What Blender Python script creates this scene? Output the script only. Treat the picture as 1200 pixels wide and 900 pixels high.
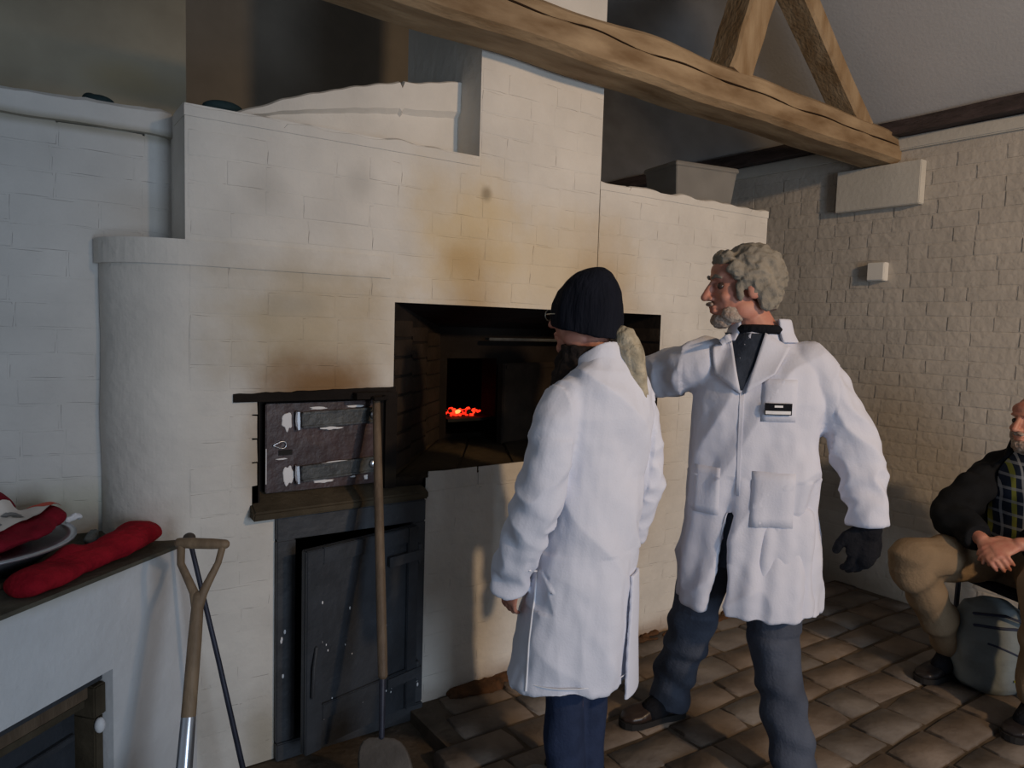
import bpy, bmesh, math, random
from mathutils import Vector, Matrix, noise
random.seed(7)
for o in list(bpy.data.objects): bpy.data.objects.remove(o)
SC = bpy.context.scene
COL = SC.collection
R = math.radians

# ---------------------------------------------------------------- camera
cam_d = bpy.data.cameras.new('camera'); cam = bpy.data.objects.new('camera', cam_d); COL.objects.link(cam)
cam_d.sensor_width = 36.0; cam_d.lens = 36.0 * 863.0 / 1200.0; cam_d.clip_start = 0.02
yaw, pit, rol = R(34.69), R(-4.45), R(1.72)
_f = Vector((math.sin(yaw)*math.cos(pit), math.cos(yaw)*math.cos(pit), math.sin(pit)))
_r = Vector((math.cos(yaw), -math.sin(yaw), 0)); _u = _r.cross(_f)
_rt = _r*math.cos(rol) + _u*math.sin(rol); _up = -_r*math.sin(rol) + _u*math.cos(rol)
cam.matrix_world = Matrix(((_rt.x,_up.x,-_f.x,0),(_rt.y,_up.y,-_f.y,-2.43),(_rt.z,_up.z,-_f.z,1.45),(0,0,0,1)))
SC.camera = cam
# ---------------------------------------------------------------- world, lights, exposure
wd = bpy.data.worlds.new('world'); SC.world = wd; wd.use_nodes = True
wd.node_tree.nodes['Background'].inputs[0].default_value = (0.80, 0.87, 1.0, 1)
wd.node_tree.nodes['Background'].inputs[1].default_value = 0.26
def light(name, kind, loc, energy, color, size=0.3, target=None, sy=None):
    d = bpy.data.lights.new(name, kind); d.energy = energy; d.color = color
    if kind == 'AREA':
        d.size = size
        if sy: d.shape = 'RECTANGLE'; d.size_y = sy
    else: d.shadow_soft_size = size
    o = bpy.data.objects.new(name, d); COL.objects.link(o); o.location = loc
    if target is not None: o.rotation_euler = (Vector(target)-Vector(loc)).to_track_quat('-Z','Y').to_euler()
    return o
sl_ = light('spot_lamp', 'SPOT', (2.02,-5.0,2.9), 580, (1.0,0.67,0.385), 0.12, (3.05,0,1.35))
sl_.data.spot_size = R(68); sl_.data.spot_blend = .85
light('doorway_daylight', 'AREA', (1.1,-5.6,1.15), 104, (0.70,0.83,1.0), 1.1, (1.0,0.0,0.8), 2.0)
SC.view_settings.view_transform = 'Standard'; SC.view_settings.look = 'None'
SC.view_settings.gamma = 1; SC.view_settings.use_curve_mapping = False
SC.view_settings.exposure = -0.50

# ---------------------------------------------------------------- materials
def nd(nt, t, **k):
    n = nt.nodes.new(t)
    for a, v in k.items(): setattr(n, a, v)
    return n
def mat(name, col, rough=0.8, var=0.25, scale=8, bump=0.0, bscale=40, metal=0.0, stains=(), stretch=(1,1,1), col2=None, emis=None, spec=0.4, alpha=None):
    m = bpy.data.materials.new(name); m.use_nodes = True; nt = m.node_tree; L = nt.links
    b = nt.nodes['Principled BSDF']; b.inputs['Roughness'].default_value = rough; b.inputs['Metallic'].default_value = metal
    b.inputs['Specular IOR Level'].default_value = spec if rough < .82 else .12
    geo = nd(nt,'ShaderNodeNewGeometry'); mp = nd(nt,'ShaderNodeMapping'); mp.inputs['Scale'].default_value = stretch
    L.new(geo.outputs['Position'], mp.inputs['Vector'])
    n = nd(nt,'ShaderNodeTexNoise'); n.inputs['Scale'].default_value = scale; n.inputs['Detail'].default_value = 5
    L.new(mp.outputs[0], n.inputs['Vector'])
    mr = nd(nt,'ShaderNodeMapRange'); mr.inputs['From Min'].default_value = .32; mr.inputs['From Max'].default_value = .68
    L.new(n.outputs['Fac'], mr.inputs['Value'])
    mx = nd(nt,'ShaderNodeMix', data_type='RGBA')
    c2 = col2 or tuple(c*(1-var) for c in col)
    mx.inputs[6].default_value = (*col,1); mx.inputs[7].default_value = (*c2,1)
    L.new(mr.outputs[0], mx.inputs[0]); cur = mx.outputs[2]
    if stains:
        wn = nd(nt,'ShaderNodeTexNoise'); wn.inputs['Scale'].default_value = 6; wn.inputs['Detail'].default_value = 6
        L.new(geo.outputs['Position'], wn.inputs['Vector'])
    for (c, r, sc, st, pw) in stains:
        s1 = nd(nt,'ShaderNodeVectorMath', operation='SUBTRACT'); s1.inputs[1].default_value = c; L.new(geo.outputs['Position'], s1.inputs[0])
        s2 = nd(nt,'ShaderNodeVectorMath', operation='DIVIDE'); s2.inputs[1].default_value = r; L.new(s1.outputs[0], s2.inputs[0])
        s3 = nd(nt,'ShaderNodeVectorMath', operation='LENGTH'); L.new(s2.outputs[0], s3.inputs[0])
        ad = nd(nt,'ShaderNodeMath', operation='MULTIPLY_ADD'); ad.inputs[1].default_value = pw; L.new(wn.outputs['Fac'], ad.inputs[0]); L.new(s3.outputs['Value'], ad.inputs[2])
        m2 = nd(nt,'ShaderNodeMapRange', interpolation_type='SMOOTHSTEP'); m2.inputs['From Min'].default_value = 1.0+pw*.5; m2.inputs['From Max'].default_value = pw*.5+.1
        m2.inputs['To Max'].default_value = st; L.new(ad.outputs[0], m2.inputs['Value'])
        q = nd(nt,'ShaderNodeMix', data_type='RGBA'); q.inputs[7].default_value = (*sc,1)
        L.new(m2.outputs[0], q.inputs[0]); L.new(cur, q.inputs[6]); cur = q.outputs[2]
    L.new(cur, b.inputs['Base Color'])
    if bump:
        bn = nd(nt,'ShaderNodeTexNoise'); bn.inputs['Scale'].default_value = bscale; bn.inputs['Detail'].default_value = 6
        L.new(mp.outputs[0], bn.inputs['Vector'])
        bp = nd(nt,'ShaderNodeBump'); bp.inputs['Strength'].default_value = bump; bp.inputs['Distance'].default_value = 0.01
        L.new(bn.outputs['Fac'], bp.inputs['Height']); L.new(bp.outputs[0], b.inputs['Normal'])
    if emis:
        L.new(cur, b.inputs['Emission Color']); b.inputs['Emission Strength'].default_value = emis
    if alpha is not None:
        b.inputs['Transmission Weight'].default_value = alpha
    return m
SOOT_SHADE = [((0.88,0,1.42),(0.52,.4,0.36),(0.42,0.33,0.19),.75,.9),
        ((0.88,0,1.22),(0.33,.4,0.20),(0.20,0.105,0.035),.95,.6),
        ((0.70,0,0.98),(0.10,.4,0.26),(0.30,0.19,0.08),.6,.5),
        ((1.45,0,1.78),(0.34,.4,0.42),(0.55,0.42,0.21),.70,.9),
        ((1.42,0,1.70),(0.15,.4,0.08),(0.42,0.27,0.10),.55,.9),
        ((1.85,0,1.68),(0.75,.4,0.36),(0.60,0.48,0.28),.60,.9),
        ((1.535,0,1.955),(0.035,.2,0.04),(0.25,0.20,0.13),.8,.4),
        ((1.02,0,1.92),(0.10,.3,0.09),(0.40,0.39,0.36),.45,.8),
        ((0.70,0,1.86),(0.10,.3,0.10),(0.42,0.40,0.36),.35,.8),
        ((0.80,0,1.50),(0.16,.3,0.06),(0.34,0.32,0.27),.35,.8),
        ((0.86,0,1.60),(0.50,.3,0.03),(0.40,0.36,0.28),.30,.9),  # shade beneath the string course, painted on as a thin band
        ((2.2,0,-0.04),(1.6,.6,0.16),(0.22,0.13,0.07),.85,.8),
        ((0.70,0,0.02),(0.10,.6,0.25),(0.34,0.29,0.20),.6,.7)]
M = {}
M['oven'] = mat('white_painted_oven_brick', (.70,.68,.63), .8, .17, 4, .55, 22, stains=SOOT_SHADE)
M['wall'] = mat('white_painted_brick', (.55,.51,.45), .8, .15, 4, .6, 26, stains=[((4.1,0,-0.05),(.5,3,.25),(.25,.2,.14),.6,.8)])
M['leftwall'] = mat('white_limewash', (.62,.62,.60), .85, .15, 4, .55, 20, stains=[((.2,.20,2.02),(.9,.06,.03),(.25,.22,.14),.7,.5),((.45,.22,1.78),(.28,.3,.10),(.48,.45,.40),.5,.8),((.1,.22,.85),(.4,.2,.12),(.42,.42,.32),.6,.8)])  # first entry is the shadow under the coping ledge, painted on
M['bench'] = mat('bench_limewash', (.70,.71,.72), .85, .10, 6, .35, 30, stains=[((.1,-.3,.76),(.5,.5,.05),(.35,.33,.24),.5,.9)])
M['benchtop'] = mat('worn_bench_top', (.14,.125,.095), .85, .5, 9, .5, 40, col2=(.07,.065,.05))
M['ceilplaster'] = mat('ceiling_plaster', (.60,.60,.60), .9, .08, 2, .12, 60, stains=[((2.6,1.9,3.4),(2.4,2.1,2.6),(.15,.135,.12),.85,.4)])  # plaster turns darker over the oven, towards the back
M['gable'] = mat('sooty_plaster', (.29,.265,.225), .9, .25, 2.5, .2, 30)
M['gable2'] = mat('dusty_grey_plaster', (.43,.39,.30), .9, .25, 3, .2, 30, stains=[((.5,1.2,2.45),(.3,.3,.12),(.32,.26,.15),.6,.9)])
M['soot'] = mat('soot_black_brick', (.020,.016,.014), .95, .4, 7, .6, 30, stains=[((1.5,.2,.90),(.7,.5,.06),(.10,.07,.035),.7,.8)])
M['sootb'] = mat('soot_brown_brick', (.038,.028,.021), .9, .4, 9, .6, 30)
M['wood'] = mat('old_oak', (.38,.28,.17), .75, .5, 3.5, .5, 16, stretch=(1.0,3.5,3.5), col2=(.17,.105,.05))
M['woodz'] = mat('old_oak_upright', (.36,.265,.16), .75, .5, 3.5, .5, 16, stretch=(4,4,1.0), col2=(.21,.13,.06))
M['plate'] = mat('blackened_timber', (.035,.026,.024), .8, .4, 6, .8, 20, stretch=(5,1,5), col2=(.075,.055,.055))
M['floor'] = mat('stone_base', (.12,.095,.072), .9, .4, 10, .5, 40)
PAV = [mat('paver_stone_%s'%n, tuple(v*.92 for v in (c[0],c[1]*1.03,c[2]*1.10)), .80, .45, 4.5, .9, 18, col2=tuple(v*.8 for v in c2)) for n, c, c2 in (
    ('brown',(.235,.185,.14),(.125,.095,.072)), ('grey',(.225,.195,.16),(.12,.10,.085)), ('dark',(.20,.165,.13),(.10,.083,.068)), ('umber',(.235,.18,.13),(.12,.088,.064)))]
M['iron'] = mat('grey_painted_iron', (.040,.047,.058), .55, .35, 7, .4, 30, col2=(.024,.028,.034), spec=.4)
M['ironfr'] = mat('grey_painted_frame', (.050,.056,.066), .6, .4, 6, .5, 25, col2=(.028,.030,.034))
M['ashdoor'] = mat('dark_maroon_iron', (.060,.032,.032), .42, .5, 7, .4, 25, col2=(.030,.020,.022))
M['steelrib'] = mat('worn_grey_strap', (.075,.082,.082), .45, .5, 25, .4, 40, col2=(.035,.038,.04))
M['splash'] = mat('white_paint_splash', (.75,.76,.78), .7, .1)
M['shelf'] = mat('sooty_stone_shelf', (.085,.068,.045), .85, .4, 10, .5, 30)
M['ashwood'] = mat('ash_wood', (.27,.185,.11), .6, .35, 5, .3, 20, stretch=(5,5,1), col2=(.15,.10,.06))
M['polewood'] = mat('old_pole_wood', (.16,.115,.075), .6, .35, 5, .3, 20, stretch=(5,5,1), col2=(.09,.062,.04))
M['steel'] = mat('bright_steel', (.62,.66,.72), .28, .15, 12, metal=.9)
M['blueiron'] = mat('blue_black_iron', (.035,.04,.062), .5, .3, 20, metal=.3)
M['rust'] = mat('dull_iron_blade', (.10,.085,.072), .6, .4, 12, .4, 30)
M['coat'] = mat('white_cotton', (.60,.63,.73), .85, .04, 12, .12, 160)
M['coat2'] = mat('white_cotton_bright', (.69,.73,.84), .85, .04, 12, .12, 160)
M['seam'] = mat('white_thread', (.84,.86,.9), .8, .05)
M['skin'] = mat('skin', (.50,.24,.17), .55, .25, 30, .08, 120, col2=(.44,.18,.13))
M['skin3'] = mat('ruddy_skin', (.52,.25,.17), .5, .25, 30, .08, 120, col2=(.45,.17,.12))
M['hair'] = mat('grey_wavy_hair', (.28,.255,.21), .85, .5, 18, .9, 45, col2=(.20,.185,.155))
M['pony'] = mat('sandy_grey_hair', (.50,.45,.34), .75, .45, 30, .9, 60, col2=(.27,.24,.17))
M['beard'] = mat('grey_beard', (.42,.37,.32), .85, .4, 40, .9, 90, col2=(.28,.20,.16))
M['hat'] = mat('black_knit', (.010,.012,.020), .95, .3, 30, .7, 90, stretch=(1,1,.15))
M['scarf'] = mat('dark_brown_fleece', (.030,.024,.022), .98, .4, 30, .8, 60)
M['black'] = mat('black_wool', (.012,.013,.017), .95, .3, 30, .5, 90)
M['denim'] = mat('dark_blue_denim', (.030,.045,.095), .85, .25, 20, .3, 120)
M['greyjean'] = mat('faded_grey_jeans', (.085,.100,.135), .85, .35, 8, .3, 120, col2=(.05,.06,.085))
M['khaki'] = mat('khaki_cotton', (.24,.175,.11), .85, .2, 8, .3, 120)
M['jacket'] = mat('black_shell_jacket', (.010,.011,.013), .84, .3, 10, .25, 30)
M['shoe'] = mat('black_leather', (.022,.018,.018), .38, .3, 12, .2, 30)
M['shoe2'] = mat('brown_black_leather', (.035,.022,.018), .35, .3, 12, .2, 30)
M['sole'] = mat('rubber_sole', (.014,.013,.013), .8, .2)
M['sweater'] = mat('navy_sweater', (.035,.045,.065), .9, .3, 30, .4, 90)
M['red'] = mat('red_knit', (.36,.012,.022), .95, .35, 14, .7, 60, col2=(.22,.006,.014))
M['redcloth'] = mat('crimson_cloth', (.26,.012,.025), .9, .35, 10, .6, 40, col2=(.15,.006,.014))
M['pan'] = mat('black_pan', (.012,.013,.016), .5, .2)
M['rim'] = mat('aluminium_rim', (.55,.58,.62), .3, .15, metal=.8)
M['paper'] = mat('paper_label', (.72,.66,.60), .7, .1)
M['orange'] = mat('red_orange_print', (.75,.09,.04), .7, .1)
M['ink'] = mat('grey_ink', (.22,.22,.22), .7, .1)
M['plastic'] = mat('clear_plastic', (.50,.49,.46), .45, .2, 8, alpha=.65)
M['white'] = mat('white_plastic', (.78,.77,.72), .5, .05)
M['pad'] = mat('painted_timber_pad', (.60,.585,.53), .8, .1, 5, .2)
M['teal'] = mat('dark_teal_cloth', (.012,.035,.042), .8, .3)
M['bag'] = mat('grey_green_nylon', (.20,.235,.24), .7, .3, 6, .3, 30, col2=(.11,.13,.14))
M['navy'] = mat('navy_webbing', (.02,.028,.06), .7, .2)
M['yellow'] = mat('yellow_print', (.65,.62,.05), .6, .1)
M['ember'] = mat('glowing_ember', (1.0,.035,.010), .9, .5, 30, emis=3.0, col2=(.55,.006,.004))
M['hot'] = mat('hot_ember', (1.0,.20,.05), .9, .3, 30, emis=5.0)
M['coal'] = mat('black_coal', (.012,.011,.010), .8, .3)
M['dirt'] = mat('rusty_brown_dirt', (.13,.062,.03), .95, .5, 20, .9, 50, col2=(.06,.035,.02))
M['eye'] = mat('dark_eye', (.05,.035,.03), .2, .1)
M['specs'] = mat('spectacle_metal', (.45,.42,.35), .3, .1, metal=.7)
M['crack'] = mat('crack_shadow_wood', (.03,.018,.010), .95, .2)
def plaid():
    m = mat('plaid_flannel', (.02,.03,.055), .9, .2); nt = m.node_tree; L = nt.links; b = nt.nodes['Principled BSDF']
    tc = nd(nt,'ShaderNodeTexCoord'); cur = None
    base = b.inputs['Base Color'].links[0].from_socket
    sep = nd(nt,'ShaderNodeSeparateXYZ'); L.new(tc.outputs['Object'], sep.inputs[0])
    def stripes(sock, freq, ph, w, col, cur, st):
        a = nd(nt,'ShaderNodeMath', operation='MULTIPLY_ADD'); a.inputs[1].default_value = freq; a.inputs[2].default_value = ph; L.new(sock, a.inputs[0])
        f = nd(nt,'ShaderNodeMath', operation='FRACT'); L.new(a.outputs[0], f.inputs[0])
        c = nd(nt,'ShaderNodeMath', operation='LESS_THAN'); c.inputs[1].default_value = w; L.new(f.outputs[0], c.inputs[0])
        s = nd(nt,'ShaderNodeMath', operation='MULTIPLY'); s.inputs[1].default_value = st; L.new(c.outputs[0], s.inputs[0])
        q = nd(nt,'ShaderNodeMix', data_type='RGBA'); q.inputs[7].default_value = (*col,1); L.new(s.outputs[0], q.inputs[0]); L.new(cur, q.inputs[6])
        return q.outputs[2]
    dx = nd(nt,'ShaderNodeMath', operation='MULTIPLY_ADD'); dx.inputs[1].default_value = -1.2; L.new(sep.outputs['Y'], dx.inputs[0]); L.new(sep.outputs['X'], dx.inputs[2])
    c = stripes(dx.outputs[0], 12, 0, .22, (.30,.32,.06), base, .8)
    c = stripes(sep.outputs['Z'], 19, .3, .22, (.30,.33,.38), c, .6)
    c = stripes(dx.outputs[0], 12, .5, .12, (.45,.48,.52), c, .6)
    L.new(c, b.inputs['Base Color']); return m
M['plaid'] = plaid()

# ---------------------------------------------------------------- object helpers
def tag(o, label=None, cat=None, group=None, kind=None):
    if label: o['label'] = label
    if cat: o['category'] = cat
    if group: o['group'] = group
    if kind: o['kind'] = kind
    return o
def thing(name, loc, label, cat, group=None):
    o = bpy.data.objects.new(name, None); COL.objects.link(o); o.location = loc; o.empty_display_size = .1
    return tag(o, label, cat, group)
def wloc(p):
    v = Vector((0,0,0))
    while p is not None: v = v + Vector(p.location); p = p.parent
    return v
class MB:
    def __init__(s): s.v = []; s.f = []
    def add(s, vs, fs):
        k = len(s.v); s.v += [tuple(v) for v in vs]; s.f += [tuple(i+k for i in f) for f in fs]; return s
    def box(s, a, b, ax=None):
        x0,y0,z0 = a; x1,y1,z1 = b
        vs = [Vector(p) for p in ((x0,y0,z0),(x1,y0,z0),(x1,y1,z0),(x0,y1,z0),(x0,y0,z1),(x1,y0,z1),(x1,y1,z1),(x0,y1,z1))]
        if ax: vs = [ax @ v for v in vs]
        return s.add(vs, [(0,3,2,1),(4,5,6,7),(0,1,5,4),(1,2,6,5),(2,3,7,6),(3,0,4,7)])
    def loft(s, rings, cap=True):
        n = len(rings[0]); vs = [p for r in rings for p in r]; fs = []
        for i in range(len(rings)-1):
            for j in range(n): k = (j+1)%n; fs.append((i*n+j, i*n+k, (i+1)*n+k, (i+1)*n+j))
        if cap: fs.append(tuple(range(n))[::-1]); fs.append(tuple(range((len(rings)-1)*n, len(rings)*n)))
        return s.add(vs, fs)
    def tube(s, pts, rad, n=12, round_=True, flat=None, sm=False):
        pts = [Vector(p) for p in pts]
        if not hasattr(rad,'__len__'): rad = [rad]*len(pts)
        if len(pts) > 2 and sm:
            np_, nr = [], []
            for i in range(len(pts)-1):
                a, b, c, d = pts[max(i-1,0)], pts[i], pts[i+1], pts[min(i+2,len(pts)-1)]
                ra, rb, rc__, rd = rad[max(i-1,0)], rad[i], rad[i+1], rad[min(i+2,len(pts)-1)]
                for k in range(4):
                    t = k/4; f = lambda a,b,c,d: ((b*2) + (c-a)*t + (a*2-b*5+c*4-d)*t*t + (b*3-a-c*3+d)*t**3)*.5
                    np_.append(f(a,b,c,d)); nr.append(f(ra,rb,rc__,rd))
            np_.append(pts[-1]); nr.append(rad[-1]); pts, rad = np_, nr
        P = []
        def tan(i):
            a = pts[max(i-1,0)]; b = pts[min(i+1,len(pts)-1)]; return (b-a).normalized()
        if round_:
            t = tan(0)
            for q in (.98,.8,.45): P.append((pts[0]-t*rad[0]*q*.9, t, rad[0]*math.sqrt(1-q*q)))
        for i, p in enumerate(pts): P.append((p, tan(i), rad[i]))
        if round_:
            t = tan(len(pts)-1)
            for q in (.45,.8,.98): P.append((pts[-1]+t*rad[-1]*q*.9, t, rad[-1]*math.sqrt(1-q*q)))
        t0 = P[0][1]; ref = Vector(flat[0]) if flat else (Vector((0,0,1)) if abs(t0.z) < .8 else Vector((0,1,0)))
        rings = []
        u = (ref - t0*ref.dot(t0)).normalized()
        for (p, t, r) in P:
            u = (u - t*u.dot(t)).normalized(); w = t.cross(u)
            fl = flat[1] if flat else 1
            rings.append([p + u*(math.cos(a)*r*fl) + w*(math.sin(a)*r) for a in [2*math.pi*j/n for j in range(n)]])
        return s.loft(rings)
    def ell(s, c, r, ax=None, n=14, m=9):
        rings = []
        for i in range(1, m):
            ph = math.pi*i/m - math.pi/2
            rings.append([Vector((r[0]*math.cos(ph)*math.cos(2*math.pi*j/n), r[1]*math.cos(ph)*math.sin(2*math.pi*j/n), r[2]*math.sin(ph))) for j in range(n)])
        c = Vector(c); rings = [[(ax.to_3x3() @ v if ax else v) + c for v in r_] for r_ in rings]
        return s.loft(rings)
    def mesh(s, name='m'):
        me = bpy.data.meshes.new(name); me.from_pydata(s.v, [], s.f); me.validate(); me.update()
        bm = bmesh.new(); bm.from_mesh(me); bmesh.ops.recalc_face_normals(bm, faces=bm.faces); bm.to_mesh(me); bm.free()
        return me
def put(name, me, m, parent=None, smooth=False, bevel=0.0, local=False):
    if isinstance(me, MB): me = me.mesh(name)
    if bevel:
        bm = bmesh.new(); bm.from_mesh(me)
        bmesh.ops.bevel(bm, geom=[e for e in bm.edges if e.is_manifold and e.calc_face_angle(0) > .5], offset=bevel, segments=2, affect='EDGES', clamp_overlap=True)
        bm.to_mesh(me); bm.free()
    if parent is not None and not local: me.transform(Matrix.Translation(-wloc(parent)))
    me.materials.clear(); me.materials.append(m)
    if smooth: me.polygons.foreach_set('use_smooth', [True]*len(me.polygons))
    o = bpy.data.objects.new(name, me); COL.objects.link(o)
    if parent is not None: o.parent = parent
    return o
def single(name, mb, m, label, cat, **k):
    o = put(name, mb, m, **k); return tag(o, label, cat)
def fuse(mb, voxel, smooth=4, fold=None):
    me = mb.mesh('tmp'); o = bpy.data.objects.new('tmp', me); COL.objects.link(o)
    r = o.modifiers.new('r','REMESH'); r.mode = 'VOXEL'; r.voxel_size = voxel
    if smooth:
        s = o.modifiers.new('s','SMOOTH'); s.factor = .5; s.iterations = smooth
    dg = bpy.context.evaluated_depsgraph_get(); dg.update()
    out = bpy.data.meshes.new_from_object(o.evaluated_get(dg)); bpy.data.objects.remove(o)
    if fold:
        vs = [(v.co.copy(), v.normal.copy()) for v in out.vertices]
        for v, (c, n) in zip(out.vertices, vs): v.co = c + n*fold(c, n)
        out.update()
    return out
def nz(x, y, z): return noise.noise(Vector((x,y,z)))
def jit(c, s, a): return Vector((c[0]+nz(c[0]*s,c[1]*s,c[2]*s)*a, c[1]+nz(c[0]*s+9,c[1]*s,c[2]*s)*a, c[2]+nz(c[0]*s,c[1]*s+9,c[2]*s)*a))

# ================================================================ THE SETTING
def struct(name, mb, m, **k): return tag(put(name, mb, m, **k), kind='structure')
# floor: stone base with individual pavers
fl = struct('floor', MB().box((-3.2,-7,-.20),(4.3,3,-.055)), M['floor'])
put('bedding', MB().box((1.24,-1.76,-.055),(4.08,-.0,-.009)).box((.9,-1.76,-.055),(1.24,-.5,-.009)), M['floor'], fl)
pits = lambda x, y: (x < 1.24 and y > -.50)
def paver_mesh(seed, m):
    rnd = random.Random(seed); mb = MB(); n = 5
    hx, hy = .5, .5
    top = []; 
    ring = [(-hx,-hy),(0,-hy*1.02),(hx,-hy),(hx*1.02,0),(hx,hy),(0,hy*1.02),(-hx,hy),(-hx*1.02,0)]
    ring = [(x*(1+rnd.uniform(-.07,.03)), y*(1+rnd.uniform(-.12,.05))) for x, y in ring]
    lo = [Vector((x,y,-.06)) for x,y in ring]; mid = [Vector((x,y,-.012)) for x,y in ring]; hi = [Vector((x*.94,y*.90,rnd.uniform(-.003,.001))) for x,y in ring]
    mb.loft([lo,mid,hi]); 
    me = mb.mesh('paver'); me.materials.append(m); me.polygons.foreach_set('use_smooth', [True]*len(me.polygons)); return me
pav_meshes = [paver_mesh(i, PAV[i%4]) for i in range(12)]
rows = []; y = -0.01; row = 0
rnd = random.Random(3)
while y > -1.75:
    h = rnd.uniform(.135,.175); x = 1.0 + rnd.uniform(0,.2)
    while x < 4.07:
        w = rnd.uniform(.20,.33); 
        if x + w > 4.07: w = 4.07 - x
        if w > .06: rows.append((x+w/2, y-h/2, w, h))
        x += w
    y -= h; row += 1
def camdist(x, y): return (x*x + (y+2.43)**2)
cand = [r for r in rows if not pits(r[0], r[1])]
cand.sort(key=lambda r: camdist(r[0], r[1]))
stuff_p = MB()
for i, (x, y, w, h) in enumerate(cand):
    vis = (y > -1.50) and (x > 1.15)
    if vis and i < 290:
        o = bpy.data.objects.new('paver', rnd.choice(pav_meshes)); COL.objects.link(o); o.parent = fl
        o.location = (x, y, rnd.uniform(-.004,.004)); o.scale = (w-.003, h-.003, 1); o.rotation_euler = (rnd.uniform(-.008,.008), rnd.uniform(-.008,.008), rnd.uniform(-.03,.03))
    else: stuff_p.box((x-w/2+.006,y-h/2+.006,-.06),(x+w/2-.006,y+h/2-.006,0))
# the floor out of the picture
for gy in range(14):
    for gx in range(18):
        stuff_p.box((-3.1+gx*.4, -1.76-(gy+1)*.37, -.06), (-2.71+gx*.4, -1.77-gy*.37, 0))
tag(put('paver_field', stuff_p, PAV[1], fl), kind='stuff')
# dirt along the foot of the oven
dm = MB()
for i in range(60):
    x = 1.45 + 1.75*i/60 + rnd.uniform(-.02,.02); s = rnd.uniform(.012,.03)*(1.6 if x < 1.95 else .8)
    dm.ell((x,-rnd.uniform(.0,.06),.0),(s*1.8,s*1.2,s*.7), n=7, m=5)
tag(put('loose_dirt', fuse(dm,.008,2,lambda c,n: nz(c.x*60,c.y*60,c.z*60)*.006), M['dirt'], fl, smooth=True), kind='stuff')

# brick relief generator --------------------------------------------------
def brick_mesh(seed):
    rnd = random.Random(seed); mb = MB()
    # unit brick in local x (length) / z (height); front towards -y, depth .02
    def rect(sx, sz, y, k): 
        pts = [(-.5,-.5),(-.17,-.5),(.17,-.5),(.5,-.5),(.5,0),(.5,.5),(.17,.5),(-.17,.5),(-.5,.5),(-.5,0)]
        return [Vector((p[0]*sx+rnd.uniform(-k,k)*.35, y, p[1]*sz+rnd.uniform(-k,k))) for p in pts]
    mb.loft([rect(1.0,1.0,.5,0), rect(1.0,1.0,-.35,.03), rect(.965,.88,-1,.03)])
    me = mb.mesh('brick'); me.polygons.foreach_set('use_smooth', [True]*len(me.polygons)); return me
def lay(parent, m, spans, z0, z1, plane, axis, course, proud, seed, sizes, cap, dist):
    """rows of bricks; spans(zmid) -> intervals; plane() maps (u,z)->(location, rotz)"""
    rnd = random.Random(seed); ms = []
    for s in range(8):
        b = brick_mesh(seed*10+s); b.materials.append(m); ms.append(b)
    out = []; z = z0; k = 0
    while z < z1 - course*.4:
        for (a, b) in spans(z + course/2):
            u = a - (sizes[0]*.5 if k % 2 else 0)
            while u < b - .004:
                w = rnd.choice(sizes) * rnd.uniform(.95,1.05)
                lo, hi = max(u, a), min(u+w, b)
                if b - hi < .04: hi = b
                if hi - lo > .02: out.append(((lo+hi)/2, z+course/2, hi-lo))
                u = max(u + w, hi)
        z += course; k += 1
    out.sort(key=lambda q: dist(q[0], q[1]))
    st = MB(); ns = 0
    for i, (u, zz, w) in enumerate(out):
        (lx, ly), rz = plane(u)
        pr = proud*rnd.uniform(.5,1.3)*(1 if zz > .85 or axis else .35)
        if i < cap:
            o = bpy.data.objects.new('brick', ms[rnd.randrange(8)]); COL.objects.link(o); o.parent = parent
            o.location = (lx, ly, zz + rnd.uniform(-.0015,.0015)); o.rotation_euler = (0, rnd.uniform(-.008,.008), rz); o.scale = (w-.006, pr, course-.006)
        else:
            ax = Matrix.Translation((lx,ly,zz)) @ Matrix.Rotation(rz,4,'Z')
            st.box((-w/2+.005,-pr,-course/2+.006),(w/2-.005,.004,course/2-.006), ax); ns += 1
    if ns: tag(put('brick_field', st, m, parent), kind='stuff')
    return len(out)

# right wall (eaves wall)
wr = struct('wall_right', MB().box((4.085,-7,-.05),(4.35,3,2.60)), M['wall'])
def rspans(z): return [(-1.42,.95)] if z > .02 else []
n1 = lay(wr, M['wall'], rspans, .02, 2.42, lambda u: ((4.085,u), -math.pi/2), 1, .0775, .0036, 5, [.225,.225,.112], 290, lambda u, z: (0 if z > .3 else 50) + abs(u+.55)*3 + (0 if -1.2 < u < .75 else 100))
# smooth strip of wall under the wall plate
tag(put('trim_1', MB().box((4.060,-7,2.475),(4.10,3,2.545)), M['pad'], bevel=.006), kind='structure')
# wall plate timber
pl_ = MB(); rings = []
for i in range(60):
    y = -6 + 9*i/59; a = nz(y*2,3,1)*.010; rings.append([(3.99+a,y,2.548+a),(4.12,y,2.548),(4.12,y,2.64),(4.02-a,y,2.63+a*.5)])
tag(put('trim_2', pl_.loft(rings), M['plate']), kind='structure')

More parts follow.
